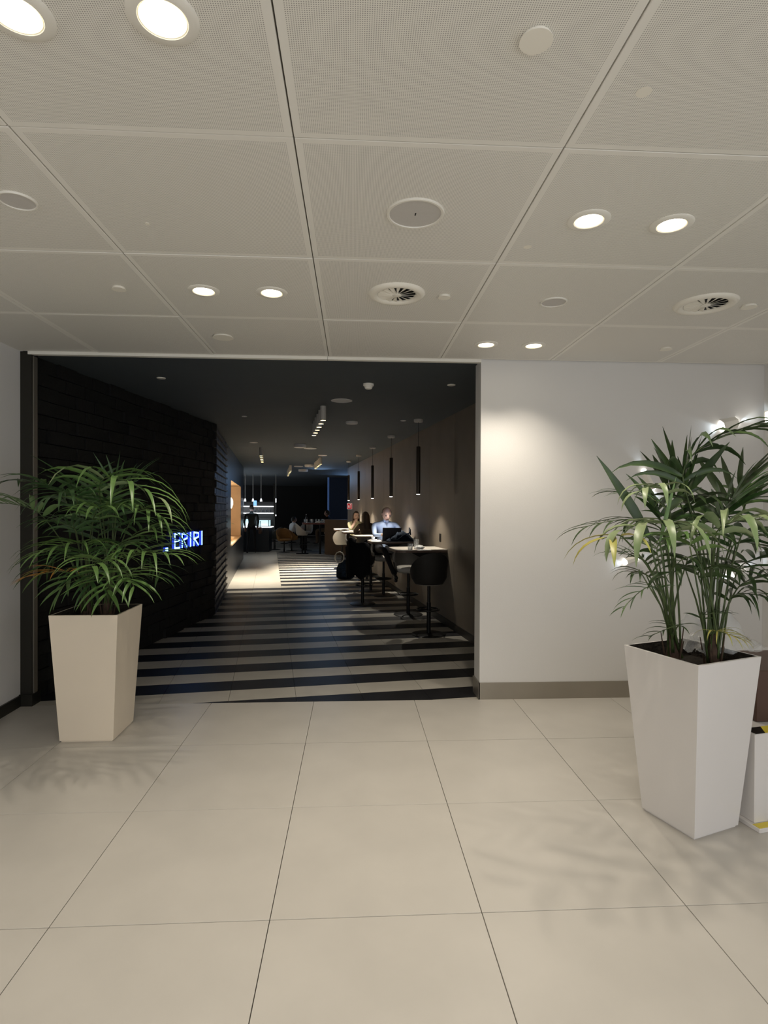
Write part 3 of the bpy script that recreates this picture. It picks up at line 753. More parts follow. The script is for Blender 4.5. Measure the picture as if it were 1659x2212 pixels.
def spot_mesh():
    h = .168
    a = MB().lathe([(.035, 0), (.035, -h), (.031, -h), (.031, -h+.004)], 'tube_white', n=20, cap=False).mesh('body', 40)
    b2 = MB().lathe([(.031, -h+.003), (.031, -h+.001), (.001, -h+.001)], 'lens_amber', n=18).mesh('lens')
    return a, b2
sa, sb = spot_mesh()
rows = [(-.065, 2.05, .29, 6, 3.5, 'in the nearest row on the dark lounge ceiling', 46), (-.857, 6.95, .42, 5, 560, 'in the left row towards the lit recess', 64),
        (.49, 8.85, .40, 5, 750, 'in the right row above the striped floor', 60), (-.12, 11.6, .62, 5, 60, 'in the farthest row of spots', 70)]
ords = ['nearest', 'second', 'third', 'fourth', 'fifth', 'last']
for (u, v0, st_, n, pw, txt, ang) in rows:
    for k in range(n):
        nm = ords[k] if k < n-1 else 'last'
        t = thing('cylinder_spot', nm+' white cylinder ceiling spot '+txt, 'ceiling light', W(u, v0+st_*k, CEIL), TH, 'white cylinder spots '+txt)
        ob('body', sa, t); ob('lens', sb, t)
        light('SPOT', 'spot_beam', (0, 0, -.18), pw/n*1.5, (1, .90, .74), size=.02, angle=ang, blend=.6, parent=t)

# bronze pendants along the right wall
UP_ = 1.28
pv = [UV(Vector((x, y, 0)))[1] for x, y in [(.88, 7.64), (.623, 9.386), (.368, 11.12), (.12, 12.88), (-.13, 14.55)]]
names = ['nearest', 'second nearest', 'middle', 'second farthest', 'farthest']
pend = None
for k, v in enumerate(pv):
    lb = names[k]+' bronze tube pendant hanging by the right lounge wall'
    if pend is None:
        t = pend = thing('tube_pendant', lb, 'pendant lamp', W(UP_, v, CEIL), TH, 'bronze tube pendants')
        ob('canopy', MB().lathe([(.062, 0), (.062, -.03), (.056, -.038), (.001, -.038)], 'tube_white', n=24), t, smooth=40)
        ob('cord', MB().cyl((0, 0, -.03), (0, 0, -.37), .003, .003, 'black_metal', 6), t)
        cz = -1.005
        ob('tube', MB().lathe([(.002, -.365), (.026, -.365), (.028, -.37), (.028, cz), (.024, cz), (.024, cz+.01)], 'bronze', n=20, cap=False), t, smooth=40)
        ob('lens', MB().lathe([(.024, cz+.004), (.0245, cz-.004), (.02, cz-.007), (.001, cz-.008)], 'lens_cool', n=18), t)
    else: t = dup(pend, W(UP_, v, CEIL), label=lb)
    light('SPOT', 'pendant_beam', (0, 0, -1.025), 32, (1, .93, .80), size=.015, angle=106, blend=.8, parent=t)
# ================================================================== high tables along the right wall
TZ = 1.0
tbl = None; tv = []
for k, v in enumerate(pv):
    lb = names[k]+' pale high table fixed to the right lounge wall'
    if tbl is None:
        t = tbl = thing('high_table', lb, 'table', W(UR, v, 0), TH, 'high tables fixed to the wall')
        o = [(0, -.30), (0, .30), (-.56, .30)]
        o += [(-.56-.12*math.sin(a*math.pi/10), .18+.12*math.cos(a*math.pi/10)) for a in range(1, 5)]+[(-.68, .18), (-.68, -.18)]
        o += [(-.56-.12*math.cos(a*math.pi/10), -.18-.12*math.sin(a*math.pi/10)) for a in range(1, 5)]+[(-.56, -.30)]
        ob('top', MB().poly([(x-.002, y) for x, y in o], TZ-.012, TZ, 'table'), t)
        ob('edge', MB().poly([(x*.995-.002, y*.99) for x, y in o], TZ-.04, TZ-.0125, 'table_edge'), t)
        ob('bracket', MB().add([(-.003, -.02, TZ-.045), (-.45, -.02, TZ-.045), (-.003, -.02, TZ-.28), (-.003, .02, TZ-.045), (-.45, .02, TZ-.045), (-.003, .02, TZ-.28)], [(0, 1, 2), (5, 4, 3), (0, 3, 4, 1), (1, 4, 5, 2), (2, 5, 3, 0)], 'black_metal'), t)
    else: t = dup(tbl, W(UR, v, 0), label=lb)
p = W(UR, pv[0]+.02, 1.135)
ot = thing('wall_socket', 'small black wall socket above the nearest high table', 'socket', p, TH)
ob('plate', MB().rbox(-.008, 0, -.035, .035, -.055, .055, .002, 'black_metal'), ot)
ob('socket_insert', MB().lathe([(.02, 0), (.02, .002), (.001, .002)], 'darkmetal', n=14, X=Matrix.Translation((-.008, 0, .02)) @ Matrix.Rotation(R(-90), 4, 'Y')), ot)
p = W(UR, pv[1]+.0, 1.16)
tag(ob('wall_socket', MB().rbox(-.008, 0, -.035, .035, -.055, .055, .002, 'black_metal'), loc=p, rz=TH), 'small black wall socket above the second table behind the dark bag', 'socket')

# ================================================================== stools
def stool_parts(sz, shell='shell', pad='pad', back=.30, w_=.215):
    def shell_mesh():
        m = MB(); N = 18; vs = []
        for k in range(N+1):
            a = R(-118+236*k/N); f = (math.cos(a*.76)); top = sz+.02+back*max(.18, f)
            for (rr, z) in ((w_*.80, sz-.07), (w_*1.0, sz+.0), (w_*1.08, top), (w_*1.0, top+.006), (w_*.93, top-.005), (w_*.88, sz+.0), (w_*.74, sz-.05)):
                vs.append((rr*math.sin(a), -rr*math.cos(a), z))
        fs = []
        for k in range(N):
            for i in range(7): j = (i+1) % 7; fs.append((k*7+i, k*7+j, k*7+7+j, k*7+7+i))
        fs += [tuple(range(6, -1, -1)), tuple(range(N*7, N*7+7))]
        return m.add(vs, fs, shell).mesh('backrest', 50)
    s = MB().lathe([(.06, -.085), (.15, -.08), (w_*.84, -.05), (w_*.90, -.02), (w_*.86, .0), (w_*.7, .012), (.001, .016)], pad, c=(0, 0, sz), n=28).mesh('seat', 50)
    pl = MB().lathe([(.026, .012), (.026, sz-.3), (.02, sz-.3), (.02, sz-.08)], 'black_metal', n=14).mesh('pole', 40)
    bs = MB().lathe([(.21, 0), (.21, .006), (.19, .012), (.03, .02), (.001, .02)], 'black_metal', n=32).mesh('base', 40)
    r = MB(); rp = [(.14*math.sin(a/12*2*math.pi), .03+.14*math.cos(a/12*2*math.pi), .30) for a in range(13)]
    r.tube(rp, .009, 'black_metal', 6); r.tube([(-.14, .03, .30), (.14, .03, .30)], .008, 'black_metal', 6)
    return [('backrest', shell_mesh()), ('seat', s), ('pole', pl), ('base', bs), ('footrest', r.mesh('footrest', 60))]
SP = stool_parts(.69)
SPL = stool_parts(.69, 'pad', 'pad')
SPO = stool_parts(.46, 'orange', 'orange', .34, .26)
SPG = stool_parts(.46, 'olive', 'pad', .34, .26)
def stool(p, rz, label, parts=SP, group='bar stools in the lounge'):
    t = thing('bar_stool', label, 'stool', (p[0], p[1], 0), rz, group)
    for n_, me in parts: ob(n_, me, t)
    return t
stool((.925, 6.90), R(10), 'dark brown bar stool turned away, in front of the nearest high table')
stool((.80, 8.20), R(178), 'dark brown bar stool with a lit seat edge behind the nearest high table')
stool((.157, 9.15), R(-60), 'dark bar stool turned right at the open end of the second table')
pm_ = ray(829, 1100, 10.0); stool(pm_, R(185), 'dark bar stool under the bald man at the second table')
pb_ = ray(793, 1100, 12.1); stool(pb_, R(5), 'dark bar stool under the brown haired person with their back turned')
py_ = ray(767, 1100, 13.7); stool(py_, R(190), 'bar stool under the person in the pale yellow top')
p5 = ray(739, 1100, 14.45); stool(p5, R(15), 'light grey bar stool before the farthest high table', SPL)
pk = W(1.1, pv[1]-.78); 
stool((.33, 10.55), R(20), 'dark bar stool before the middle high table', SP)

# ================================================================== things on the tables
def tumbler(p, r, h, label, fillc=True):
    t = thing('glass_tumbler', label, 'glass', p, 0, 'glasses on the nearest high table')
    ob('glass', MB().lathe([(r*.82, 0), (r, h), (r*.93, h), (r*.76, .008), (.001, .008)], 'glass', n=20, cap=False).lathe([(r*.82, 0), (.001, .0005)], 'glass', n=20, cap=False), t, smooth=60)
    if fillc: ob('water', MB().lathe([(r*.74, .009), (r*.82, h*.4), (.001, h*.4)], 'plastic', n=16), t)
    return t
def ontab(px, py, dz_=0): q = atz(px, py, TZ+dz_); return q
q = ontab(886, 1189); tumbler((q.x, q.y, TZ+.001), .034, .085, 'short water glass at the left on the nearest high table')
q = ontab(899, 1185); tumbler((q.x, q.y, TZ+.001), .036, .125, 'taller glass behind the crumpled napkin on the nearest table')
q = ontab(906, 1187)
mb = MB(); mb.ball((0, 0, .024), (.065, .05, .026), 'paper', 12)
rn = random.Random(2); mb.v = [(x+rn.uniform(-.012, .012), y+rn.uniform(-.01, .01), max(.0, z+rn.uniform(-.010, .012))) for x, y, z in mb.v]
tag(ob('crumpled_napkin', mb, loc=(q.x, q.y, TZ+.001)), 'crumpled white paper napkin on the nearest high table', 'napkin')
q = ontab(916, 1189)
tag(ob('folded_napkin', MB().rbox(-.09, .09, -.03, .035, 0, .006, .002, 'paper').box(-.05, .07, -.02, .02, .006, .010, 'paper'), loc=(q.x, q.y, TZ+.001), rz=R(6)), 'flat folded white napkin at the right on the nearest high table', 'napkin')
# laptop on the second table, lid towards the camera
lc = ray(846, 1160, 9.22)
lt = thing('laptop', 'open black laptop with its lid towards the camera on the second table', 'laptop', (lc.x, lc.y, TZ+.0005), R(5))
ob('keyboard_base', MB().rbox(-.155, .155, 0, .22, 0, .014, .003, 'screen'), lt)
lid = MB(); Xl = Matrix.Translation((0, 0, .012)) @ Matrix.Rotation(R(14), 4, 'X')
lid.rbox(-.155, .155, -.009, 0, 0, .215, .003, 'screen', Xl)
ld = ob('lid', lid, lt)
ob('display', MB().box(-.145, .145, .0002, .0012, .012, .203, 'lit_screen', Xl), ld)
light('AREA', 'laptop_glow', (0, .03, .13), .9, (.62, .70, 1), rot=(R(90), 0, R(180)), size=.2, parent=lt).rotation_euler = (R(-80), 0, 0)
# dark bag over the table corner
def lump(pts, m, jit=0, seed=1, sub=10):
    b2 = MB(); rn = random.Random(seed)
    for (c, r) in pts: b2.ball(c, r, m, sub)
    if jit: b2.v = [(x+rn.uniform(-jit, jit), y+rn.uniform(-jit, jit), z+rn.uniform(-jit, jit)) for x, y, z in b2.v]
    return b2
bg = W(1.40, pv[1]-.27, TZ)
t = thing('draped_bag', 'dark navy soft bag slumped over the front of the second table', 'bag', (bg.x, bg.y, TZ), TH)
def ridge():
    m = MB(); N, K = 14, 10; vs = []; fs = []
    for i in range(N+1):
        x = -.26+.44*i/N
        hh = .03+.13*max(0, math.sin(math.pi*(i/N)**1.4))+.012*math.sin(i*2.3)
        for j in range(K+1):
            a = math.pi*j/K; y = -.10*math.cos(a)*(1.1+.15*math.sin(i*1.7+j)); z = hh*math.sin(a)**.8+.008*math.sin(3*j+2*i)
            if j == 0: z = .002
            vs.append((x+.015*math.sin(j*1.9), y, max(.002, z)))
    for i in range(N):
        for j in range(K): k = i*(K+1)+j; fs.append((k, k+1, k+K+2, k+K+1))
    fs.append(tuple(range(K, -1, -1))); fs.append(tuple(N*(K+1)+j for j in range(K+1)))
    return m.add(vs, fs, 'bag')
ob('body', ridge(), t, smooth=80)
ob('strap', MB().tube([(-.22, -.10, .05), (-.10, -.13, .03), (.0, -.12, .10), (.10, -.10, .14), (.14, -.02, .19), (.16, .04, .10)], .008, 'bag', 6), t, smooth=80)
ob('buckle', MB().rbox(.125, .145, -.04, -.01, .14, .20, .003, 'black_metal'), t)
# cups and papers in front of the man
q = ray(815, 1170, 9.3)
tag(ob('paper_sheet', MB().rbox(-.10, .10, -.05, .07, 0, .002, .0005, 'paper'), loc=(q.x, q.y, TZ+.0008), rz=R(12)), 'white sheet of paper left of the laptop', 'paper')
q = ray(806, 1170, 9.55)
t = thing('coffee_cup', 'small white cup on the second table left of the laptop', 'cup', (q.x, q.y, TZ+.0006))
ob('saucer', MB().lathe([(.03, 0), (.065, .010), (.062, .013), (.001, .006)], 'paper', n=20), t, smooth=60)
ob('cup', MB().lathe([(.02, .008), (.035, .055), (.031, .055), (.018, .014), (.001, .014)], 'paper', n=18), t, smooth=60)
# open book, vase
q = ray(766, 1150, 12.95)
t = thing('open_book', 'open white book lying on the second farthest high table', 'book', (q.x, q.y, TZ+.0006), R(6))
for s in (-1, 1):
    ob('page_block', MB().add([(0, -.13, .014), (s*.06, -.13, .022), (s*.20, -.13, .008), (s*.20, -.13, 0), (0, -.13, 0), (0, .13, .014), (s*.06, .13, .022), (s*.20, .13, .008), (s*.20, .13, 0), (0, .13, 0)], [(0, 1, 2, 3, 4), (9, 8, 7, 6, 5), (0, 5, 6, 1), (1, 6, 7, 2), (2, 7, 8, 3), (3, 8, 9, 4), (4, 9, 5, 0)], 'paper'), t)
q = ray(790, 1150, 13.0)
t = thing('flower_vase', 'slim glass vase with a white flower sprig beside the seated person', 'vase', (q.x, q.y, TZ+.0006))
ob('vase', MB().lathe([(.022, 0), (.026, .05), (.014, .12), (.016, .15), (.012, .15), (.010, .12), (.02, .05), (.001, .01)], 'glass', n=16), t, smooth=60)
fm = MB(); rn = random.Random(8)
for k in range(22):
    a = rn.uniform(0, 6.28); r = rn.uniform(0, .06); fm.ball((r*math.cos(a), r*math.sin(a)*.6, .22+rn.uniform(0, .14)), .014, 'paper', 8)
ob('blossoms', fm, t, smooth=80)
ob('stalk', MB().tube([(0, 0, .02), (.005, 0, .16), (-.01, 0, .30)], .003, 'stem', 5).tube([(0, 0, .12), (.035, 0, .27)], .002, 'stem', 5), t)
# jacket on the third stool, backpack on the floor
t = thing('draped_jacket', 'dark jacket hung over the bar stool at the end of the second table', 'jacket', (.157, 9.15, .45), R(-60))
jk = MB(); N = 16; vs = []; fs = []
for k in range(N+1):
    a = R(-85+170*k/N)
    for i, (z, rr) in enumerate(((.0+.05*math.sin(k*1.3), .262), (.20, .268), (.42, .262), (.585-.07*abs(math.sin(a)), .248), (.60-.07*abs(math.sin(a)), .205), (.50-.05*abs(math.sin(a)), .165))):
        q_ = rr+.010*math.sin(k*2.1+i); vs.append((q_*math.sin(a), -q_*math.cos(a), z+.02*math.sin(k)))
for k in range(N):
    for i in range(5): fs.append((k*6+i, k*6+i+1, k*6+7+i, k*6+6+i))
ob('cloth', jk.add(vs, fs, 'dark_cloth'), t, smooth=80)
ob('sleeve', MB().tube([(-.22, -.14, .45), (-.28, -.10, .25), (-.27, -.12, .03)], [.05, .045, .04], 'dark_cloth', 8), t, smooth=80)
t = thing('backpack', 'dark backpack with a pale loop handle on the striped floor by the stools', 'backpack', (-.16, 12.4, 0), R(10))
ob('body', MB().lathe([(.15, 0), (.20, .04), (.20, .22), (.15, .34), (.05, .40), (.001, .405)], 'bag', n=18, X=Matrix.Diagonal((1, .7, 1, 1))), t, smooth=70)
ob('pocket', MB().rbox(-.12, .12, -.19, -.12, .04, .22, .02, 'bag'), t)
ob('handle_loop', MB().tube([(-.14+.10*math.sin(a/10*2*math.pi), -.06, .47+.12*math.cos(a/10*2*math.pi)) for a in range(11)], .012, 'pad', 6), t, smooth=80)

# sign projecting at the end of the right wall
p = ray(755.5, 1093.5, 16.2)
t = thing('red_sign', 'small red sign with white marks at the far end of the right wall', 'sign', p, TH)
ob('panel', MB().box(-.075, .065, -.01, .01, -.085, .085, 'signwhite').box(-.066, .056, -.013, -.010, -.074, .074, 'red').box(-.066, .056, .010, .013, -.074, .074, 'red'), t)
pc = MB(); pc.box(.018, .030, -.016, -.013, -.045, .055, 'signwhite').box(.004, .030, -.016, -.013, .045, .058, 'signwhite').add([(-.045, -.0145, -.045), (-.005, -.0145, -.045), (-.012, -.0145, .02), (-.03, -.0145, .035), (-.045, -.0145, .01)], [(0, 1, 2, 3, 4)], 'signwhite')
ob('pictogram', pc, t); ob('arm', MB().box(-.02, .30, -.006, .006, .05, .07, 'black_metal'), t)
# ================================================================== people
def skin_mesh(J, E_, rad):
    names_ = [k for k in J if k in rad]; me = bpy.data.meshes.new('sk'); me.from_pydata([J[n] for n in names_], [(names_.index(a), names_.index(b2)) for a, b2 in E_], [])
    o = bpy.data.objects.new('sk', me); col.objects.link(o)
    md = o.modifiers.new('s', 'SKIN'); sub = o.modifiers.new('b', 'SUBSURF'); sub.levels = 2; sub.render_levels = 2
    for i, n in enumerate(names_):
        sv = me.skin_vertices[0].data[i]; r = rad[n]; sv.radius = r if hasattr(r, '__len__') else (r, r); sv.use_root = (n == 'pelvis')
    dg = bpy.context.evaluated_depsgraph_get(); em = bpy.data.meshes.new_from_object(o.evaluated_get(dg))
    bpy.data.objects.remove(o); return em
RAD = dict(pelvis=(.135, .11), belly=(.125, .10), chest=(.15, .11), neck=(.055, .055), skull=(.05, .05),
           shL=.062, elL=.045, wrL=.030, shR=.062, elR=.045, wrR=.030, hipL=.085, knL=.058, anL=.040, toeL=(.036, .036), hipR=.085, knR=.058, anR=.040, toeR=(.036, .036))
EDG = [('pelvis', 'belly'), ('belly', 'chest'), ('chest', 'neck'), ('neck', 'skull'), ('chest', 'shL'), ('shL', 'elL'), ('elL', 'wrL'), ('chest', 'shR'), ('shR', 'elR'), ('elR', 'wrR'),
       ('pelvis', 'hipL'), ('hipL', 'knL'), ('knL', 'anL'), ('anL', 'toeL'), ('pelvis', 'hipR'), ('hipR', 'knR'), ('knR', 'anR'), ('anR', 'toeR')]
def person(label, loc, rz, J, mats, head_rot=(0, 0, 0), hair=None, group=None, cat='person', curl=.5, s=1.0, thin=1.0):
    """mats: top, arm, leg, shoe, skin"""
    top, arm, leg, shoe, skn = mats
    J = {k: Vector(v) for k, v in J.items()}
    rad = {k: (tuple(q*thin for q in v) if hasattr(v, '__len__') else v*thin) for k, v in RAD.items()}
    em = skin_mesh(J, EDG, rad)
    segm = {('pelvis', 'belly'): top, ('belly', 'chest'): top, ('chest', 'neck'): top, ('neck', 'skull'): skn, ('chest', 'shL'): top, ('shL', 'elL'): top, ('elL', 'wrL'): arm,
            ('chest', 'shR'): top, ('shR', 'elR'): top, ('elR', 'wrR'): arm, ('pelvis', 'hipL'): leg, ('hipL', 'knL'): leg, ('knL', 'anL'): leg, ('anL', 'toeL'): shoe,
            ('pelvis', 'hipR'): leg, ('hipR', 'knR'): leg, ('knR', 'anR'): leg, ('anR', 'toeR'): shoe}
    mb = MB()
    def near(p):
        best = None
        for (a, b2), m in segm.items():
            A, B = J[a], J[b2]; d = B-A; t = max(0, min(1, (p-A).dot(d)/max(d.length_squared, 1e-9))); dd = (p-A-d*t).length-rad_s(a)
            if best is None or dd < best[0]: best = (dd, m)
        return best[1]
    def rad_s(n): r = rad[n]; return (r[0] if hasattr(r, '__len__') else r)*.5
    vs = [v.co.copy() for v in em.vertices]
    by = {}
    for p in em.polygons:
        by.setdefault(near(p.center), []).append(tuple(p.vertices))
    k0 = len(mb.v); mb.v += [tuple(v) for v in vs]
    for m, fs in by.items():
        i = mb.mi(m); mb.f += fs; mb.m += [i]*len(fs)
    bpy.data.meshes.remove(em)
    # head
    hx = Matrix.Translation(J['skull']+Vector((0, 0, .0))) @ (Matrix.Rotation(head_rot[2], 4, 'Z') @ Matrix.Rotation(head_rot[0], 4, 'X') @ Matrix.Rotation(head_rot[1], 4, 'Y'))
    hb = MB(); hb.ball((0, .0, .075), (.074, .095, .118), skn, 20)
    nv = []
    for x, y, z in hb.v:
        if z < .05: f = 1-.35*(.05-z)/.1; x *= f; y = y*f+.012*(.05-z)/.1
        if y > .04 and abs(x) < .02 and .02 < z < .085: y += .014*(1-abs(x)/.02)
        nv.append((x, y, z))
    hb.v = nv
    hb.add([(0, .088, .095), (-.016, .090, .045), (.016, .090, .045), (0, .116, .050), (0, .085, .038)], [(0, 1, 3), (0, 3, 2), (1, 4, 3), (3, 4, 2)], skn)
    for sx in (-1, 1):
        hb.ball((sx*.030, .083, .082), (.012, .008, .006), 'hair_d', 8)
        hb.ball((sx*.075, -.005, .068), (.010, .020, .030), skn, 8)
        hb.box(sx*.030-.015, sx*.030+.015, .083, .092, .098, .102, 'hair_b')
    hb.box(-.022, .022, .083, .092, .016, .022, 'redwood')
    for m in hb.mats:
        fs = [hb.f[i] for i in range(len(hb.f)) if hb.mats[hb.m[i]] == m]
        mb.add(hb.v, fs, m, hx)
    # hands with five fingers
    for sd_ in ('L', 'R'):
        wv = J['wr'+sd_]; d = (wv-J['el'+sd_]).normalized(); hd = J.get('hd'+sd_, wv+d*.08)
        d = (hd-wv).normalized(); q = d.cross(Vector((0, 0, 1)));
        q = q.normalized() if q.length > .1 else Vector((1, 0, 0)); up = q.cross(d)
        mb.tube([wv-d*.02, wv+d*.03, wv+d*.075, wv+d*.088], [.026, .034, .036, .022], skn, 8)
        sg_ = 1 if sd_ == 'L' else -1
        for k in range(4):
            b0 = wv+d*.075+q*(k-1.5)*.018; L = (.062, .072, .068, .052)[k]
            m1 = b0+d*L*.5; m2 = m1+(d*math.cos(curl)-up*math.sin(curl))*L*.35; m3 = m2+(d*math.cos(curl*2)-up*math.sin(curl*2))*L*.25
            mb.tube([b0, m1, m2, m3], [.0095, .009, .008, .005], skn, 6)
        tb = wv+d*.02+q*sg_*.028; mb.tube([tb, tb+(d*.6+q*sg_*.6).normalized()*.035, tb+(d*.9+q*sg_*.4).normalized()*.062], [.011, .010, .006], skn, 6)
    o = ob('person', mb, loc=loc, rz=rz, smooth=180)
    tag(o, label, cat, group)
    if s != 1: o.scale = (s, s, s)
    if hair:
        kind, m = hair; h = MB()
        if kind == 'short': hair_cap(h, m, .0, 1.0)
        elif kind == 'fringe': hair_cap(h, m, -.0, .55)
        elif kind == 'long':
            hair_cap(h, m, .0, 1.0)
            h.add(*long_hair(), m)
        h.v = [tuple(hx @ Vector(v)) for v in h.v]
        ob('hair', h, o, smooth=180)
    return o
def hair_cap(h, m, off, cover):
    N, K = 20, 8; vs = []; fs = []
    for i in range(N+1):
        az = math.pi*2*i/N     # angle from the back
        low = R(108) if abs(math.pi-az) > 1.25 else R(48)   # lower at back, higher at the forehead
        for k in range(K+1):
            t = k/K; pol = low*t if cover > .9 else R(62)+(R(108)-R(62))*t
            if cover < .9 and abs(math.pi-az) < 1.35: pol = R(100)
            rr = (.082, .104, .128)
            vs.append((rr[0]*math.sin(pol)*math.sin(az), -rr[1]*math.sin(pol)*math.cos(az)-.004, .072+rr[2]*math.cos(pol)))
    for i in range(N):
        for k in range(K): a = i*(K+1)+k; fs.append((a, a+1, a+K+2, a+K+1))
    h.add(vs, fs, m)
def long_hair():
    vs = []; fs = []; N, K = 16, 6
    for i in range(N+1):
        az = R(-120+240*i/N)
        for k in range(K+1):
            t = k/K; r = 1+.12*t
            vs.append((.086*r*math.sin(az), -.100*r*math.cos(az)*(1-.15*t)-.005, .10-.30*t))
    for i in range(N):
        for k in range(K): a = i*(K+1)+k; fs.append((a, a+K+1, a+K+2, a+1))
    return vs, fs
# bald man typing
q = pm_
Jm = dict(pelvis=(0, 0, .80), belly=(0, .02, .96), chest=(0, .08, 1.14), neck=(0, .13, 1.25), skull=(0, .16, 1.30),
          shL=(-.19, .08, 1.19), elL=(-.27, .20, 1.00), wrL=(-.13, .42, 1.035), hdL=(-.10, .50, 1.025), shR=(.19, .08, 1.19), elR=(.21, .22, 1.02), wrR=(.12, .42, 1.035), hdR=(.08, .50, 1.025),
          hipL=(-.10, .03, .78), knL=(-.13, .45, .76), anL=(-.08, .38, .34), toeL=(-.08, .52, .30), hipR=(.10, .03, .78), knR=(.10, .46, .79), anR=(-.02, .60, .42), toeR=(-.03, .73, .36))
person('bald person in a light blue shirt typing on the laptop at the second table', (q.x, q.y, 0), TH+R(180)+.05, Jm, ('shirt', 'shirt', 'trouser', 'shoe', 'skin'), head_rot=(R(-28), 0, 0), hair=('fringe', 'hair_b'), curl=.7, s=1.05, thin=.86)
# person in pale yellow, chin on hand
q = py_
Jw = dict(pelvis=(0, 0, .80), belly=(0, .03, .95), chest=(0, .06, 1.11), neck=(0, .07, 1.22), skull=(.0, .09, 1.265),
          shL=(-.155, .05, 1.155), elL=(-.22, .20, 1.02), wrL=(-.05, .32, 1.03), hdL=(0, .36, 1.025), shR=(.155, .05, 1.155), elR=(.17, .27, 1.035), wrR=(.05, .20, 1.21), hdR=(.01, .195, 1.27),
          hipL=(-.09, .03, .78), knL=(-.10, .44, .76), anL=(-.09, .42, .34), toeL=(-.09, .56, .30), hipR=(.09, .03, .78), knR=(.10, .44, .76), anR=(.10, .42, .34), toeR=(.10, .56, .30))
person('person with long brown hair in a pale yellow top resting chin on hand', (q.x, q.y, 0), TH+R(186), Jw, ('yellow', 'skin', 'dark_cloth', 'shoe', 'skin'), head_rot=(R(-4), 0, R(4)), hair=('long', 'hair_b'), curl=1.0, thin=.9)
# brown haired person seen from behind
q = pb_
Jb = dict(Jw); Jb.update(elR=(.17, .20, 1.02), wrR=(.08, .36, 1.035), hdR=(.05, .42, 1.03))
person('person with bushy brown hair in brown seen from behind at the high tables', (q.x, q.y, 0), TH+R(8), Jb, ('brown_top', 'brown_top', 'dark_cloth', 'shoe', 'skin_d'), head_rot=(R(-14), 0, 0), hair=('long', 'hair_b'), thin=.92)
# person walking away by the recess
p = atz(543, 1196, 0)
Jk = dict(pelvis=(0, 0, .90), belly=(0, .0, 1.05), chest=(0, .02, 1.27), neck=(0, .03, 1.42), skull=(0, .05, 1.48),
          shL=(-.19, .02, 1.35), elL=(-.235, -.05, 1.10), wrL=(-.21, .06, .88), shR=(.19, .02, 1.35), elR=(.235, -.04, 1.11), wrR=(.21, .12, .93),
          hipL=(-.10, 0, .87), knL=(-.10, -.03, .48), anL=(-.13, -.18, .09), toeL=(-.14, -.06, .03), hipR=(.10, 0, .87), knR=(.11, .12, .48), anR=(.12, .20, .08), toeR=(.13, .33, .03))
person('person in a dark grey jacket walking away past the lit recess', (p.x, p.y, 0), R(8), Jk, ('olive', 'olive', 'trouser', 'shoe', 'skin_d'), hair=('short', 'hair_b'), s=.97, thin=.85)
tag(ob('shoulder_bag', MB().rbox(.0, .10, -.13, .13, 0, .22, .03, 'brown_board').tube([(.05, -.1, .2), (.05, -.05, .42), (.05, .05, .42), (.05, .1, .2)], .008, 'brown_board', 5), loc=(p.x+.24, p.y+.02, .66), smooth=60), 'small brown bag carried at the walking person\'s side', 'bag')
# seated in white, far centre
pwh = ray(630, 1140, 20.4)
Jc = {k: (v[0], v[1], v[2]-.24 if v[2] > .5 else max(.03, v[2]-.27)) for k, v in Jb.items()}
person('person in a white shirt seated far away before the ochre chair', (pwh.x, pwh.y, 0), R(-60), Jc, ('white_cloth', 'white_cloth', 'dark_cloth', 'shoe', 'skin_d'), hair=('short', 'hair_d'))
stool((pwh.x, pwh.y), R(-60), 'ochre lounge chair under the person in the white shirt', SPO, 'low chairs far back')['category'] = 'chair'
p = ray(614, 1140, 19.8); stool((p.x, p.y), R(-150), 'ochre lounge chair left of the person in the white shirt', SPO, 'low chairs far back')['category'] = 'chair'
p = ray(594, 1150, 21.0); stool((p.x, p.y), R(70), 'grey olive low chair beside the dark blue counter', SPG, 'low chairs far back')['category'] = 'chair'
pd = ray(712, 1125, 19.7)
person('person with dark hair and dark clothes leaning on the far high table', (pd.x, pd.y, 0), R(75), Jb, ('dark_cloth', 'skin_d', 'brown_top', 'shoe', 'skin_d'), hair=('short', 'hair_d'))
stool((pd.x, pd.y), R(75), 'dark stool under the person behind the brown partition')
# far high table with glassware, light stools, partition
A = ray(683, 1133, 19.3); tz = 1.03
t = thing('high_table', 'dark red wooden high table crowded with glassware before the brown partition', 'table', (A.x, A.y, 0), TH)
ob('top', MB().rbox(-.45, .62, -.35, .35, tz-.05, tz, .006, 'redwood'), t)
ob('leg', MB().cyl((.12, -.2, 0), (.12, -.2, tz-.05), .035, .035, 'black_metal', 10), t); ob('leg', MB().cyl((-.35, .25, 0), (-.35, .25, tz-.05), .03, .03, 'black_metal', 10), t)
rn = random.Random(3)
gm = None
for k in range(9):
    x, y = -.38+.095*k+rn.uniform(-.02, .02), (rn.uniform(-.28, -.2) if k % 2 else rn.uniform(.12, .24))
    nm = ['nearest the left end', 'with a pale rim near the left', 'left of the middle', 'at the middle front', 'at the middle back', 'right of the middle', 'near the seated person', 'close to the partition', 'at the right end'][k]
    g_ = ob('drinking_glass', gm if gm else MB().lathe([(.030, 0), (.038, .12), (.034, .12), (.027, .008), (.001, .006)], 'glass', n=14).mesh('drinking_glass', 60), loc=(A.x+x, A.y+y, tz+.001)); gm = g_.data
    tag(g_, 'small glass on the dark red far table '+nm, 'glass', 'glasses on the far high table')
bt = thing('bottle', 'dark bottle standing at the left on the far red table', 'bottle', (A.x-.33, A.y-.05, tz+.001))
ob('body', MB().lathe([(.036, 0), (.037, .16), (.014, .22), (.013, .27), (.001, .27)], 'dark_gloss', n=14), bt, smooth=50); ob('cap', MB().lathe([(.015, .27), (.015, .29), (.001, .29)], 'paper', n=12), bt)
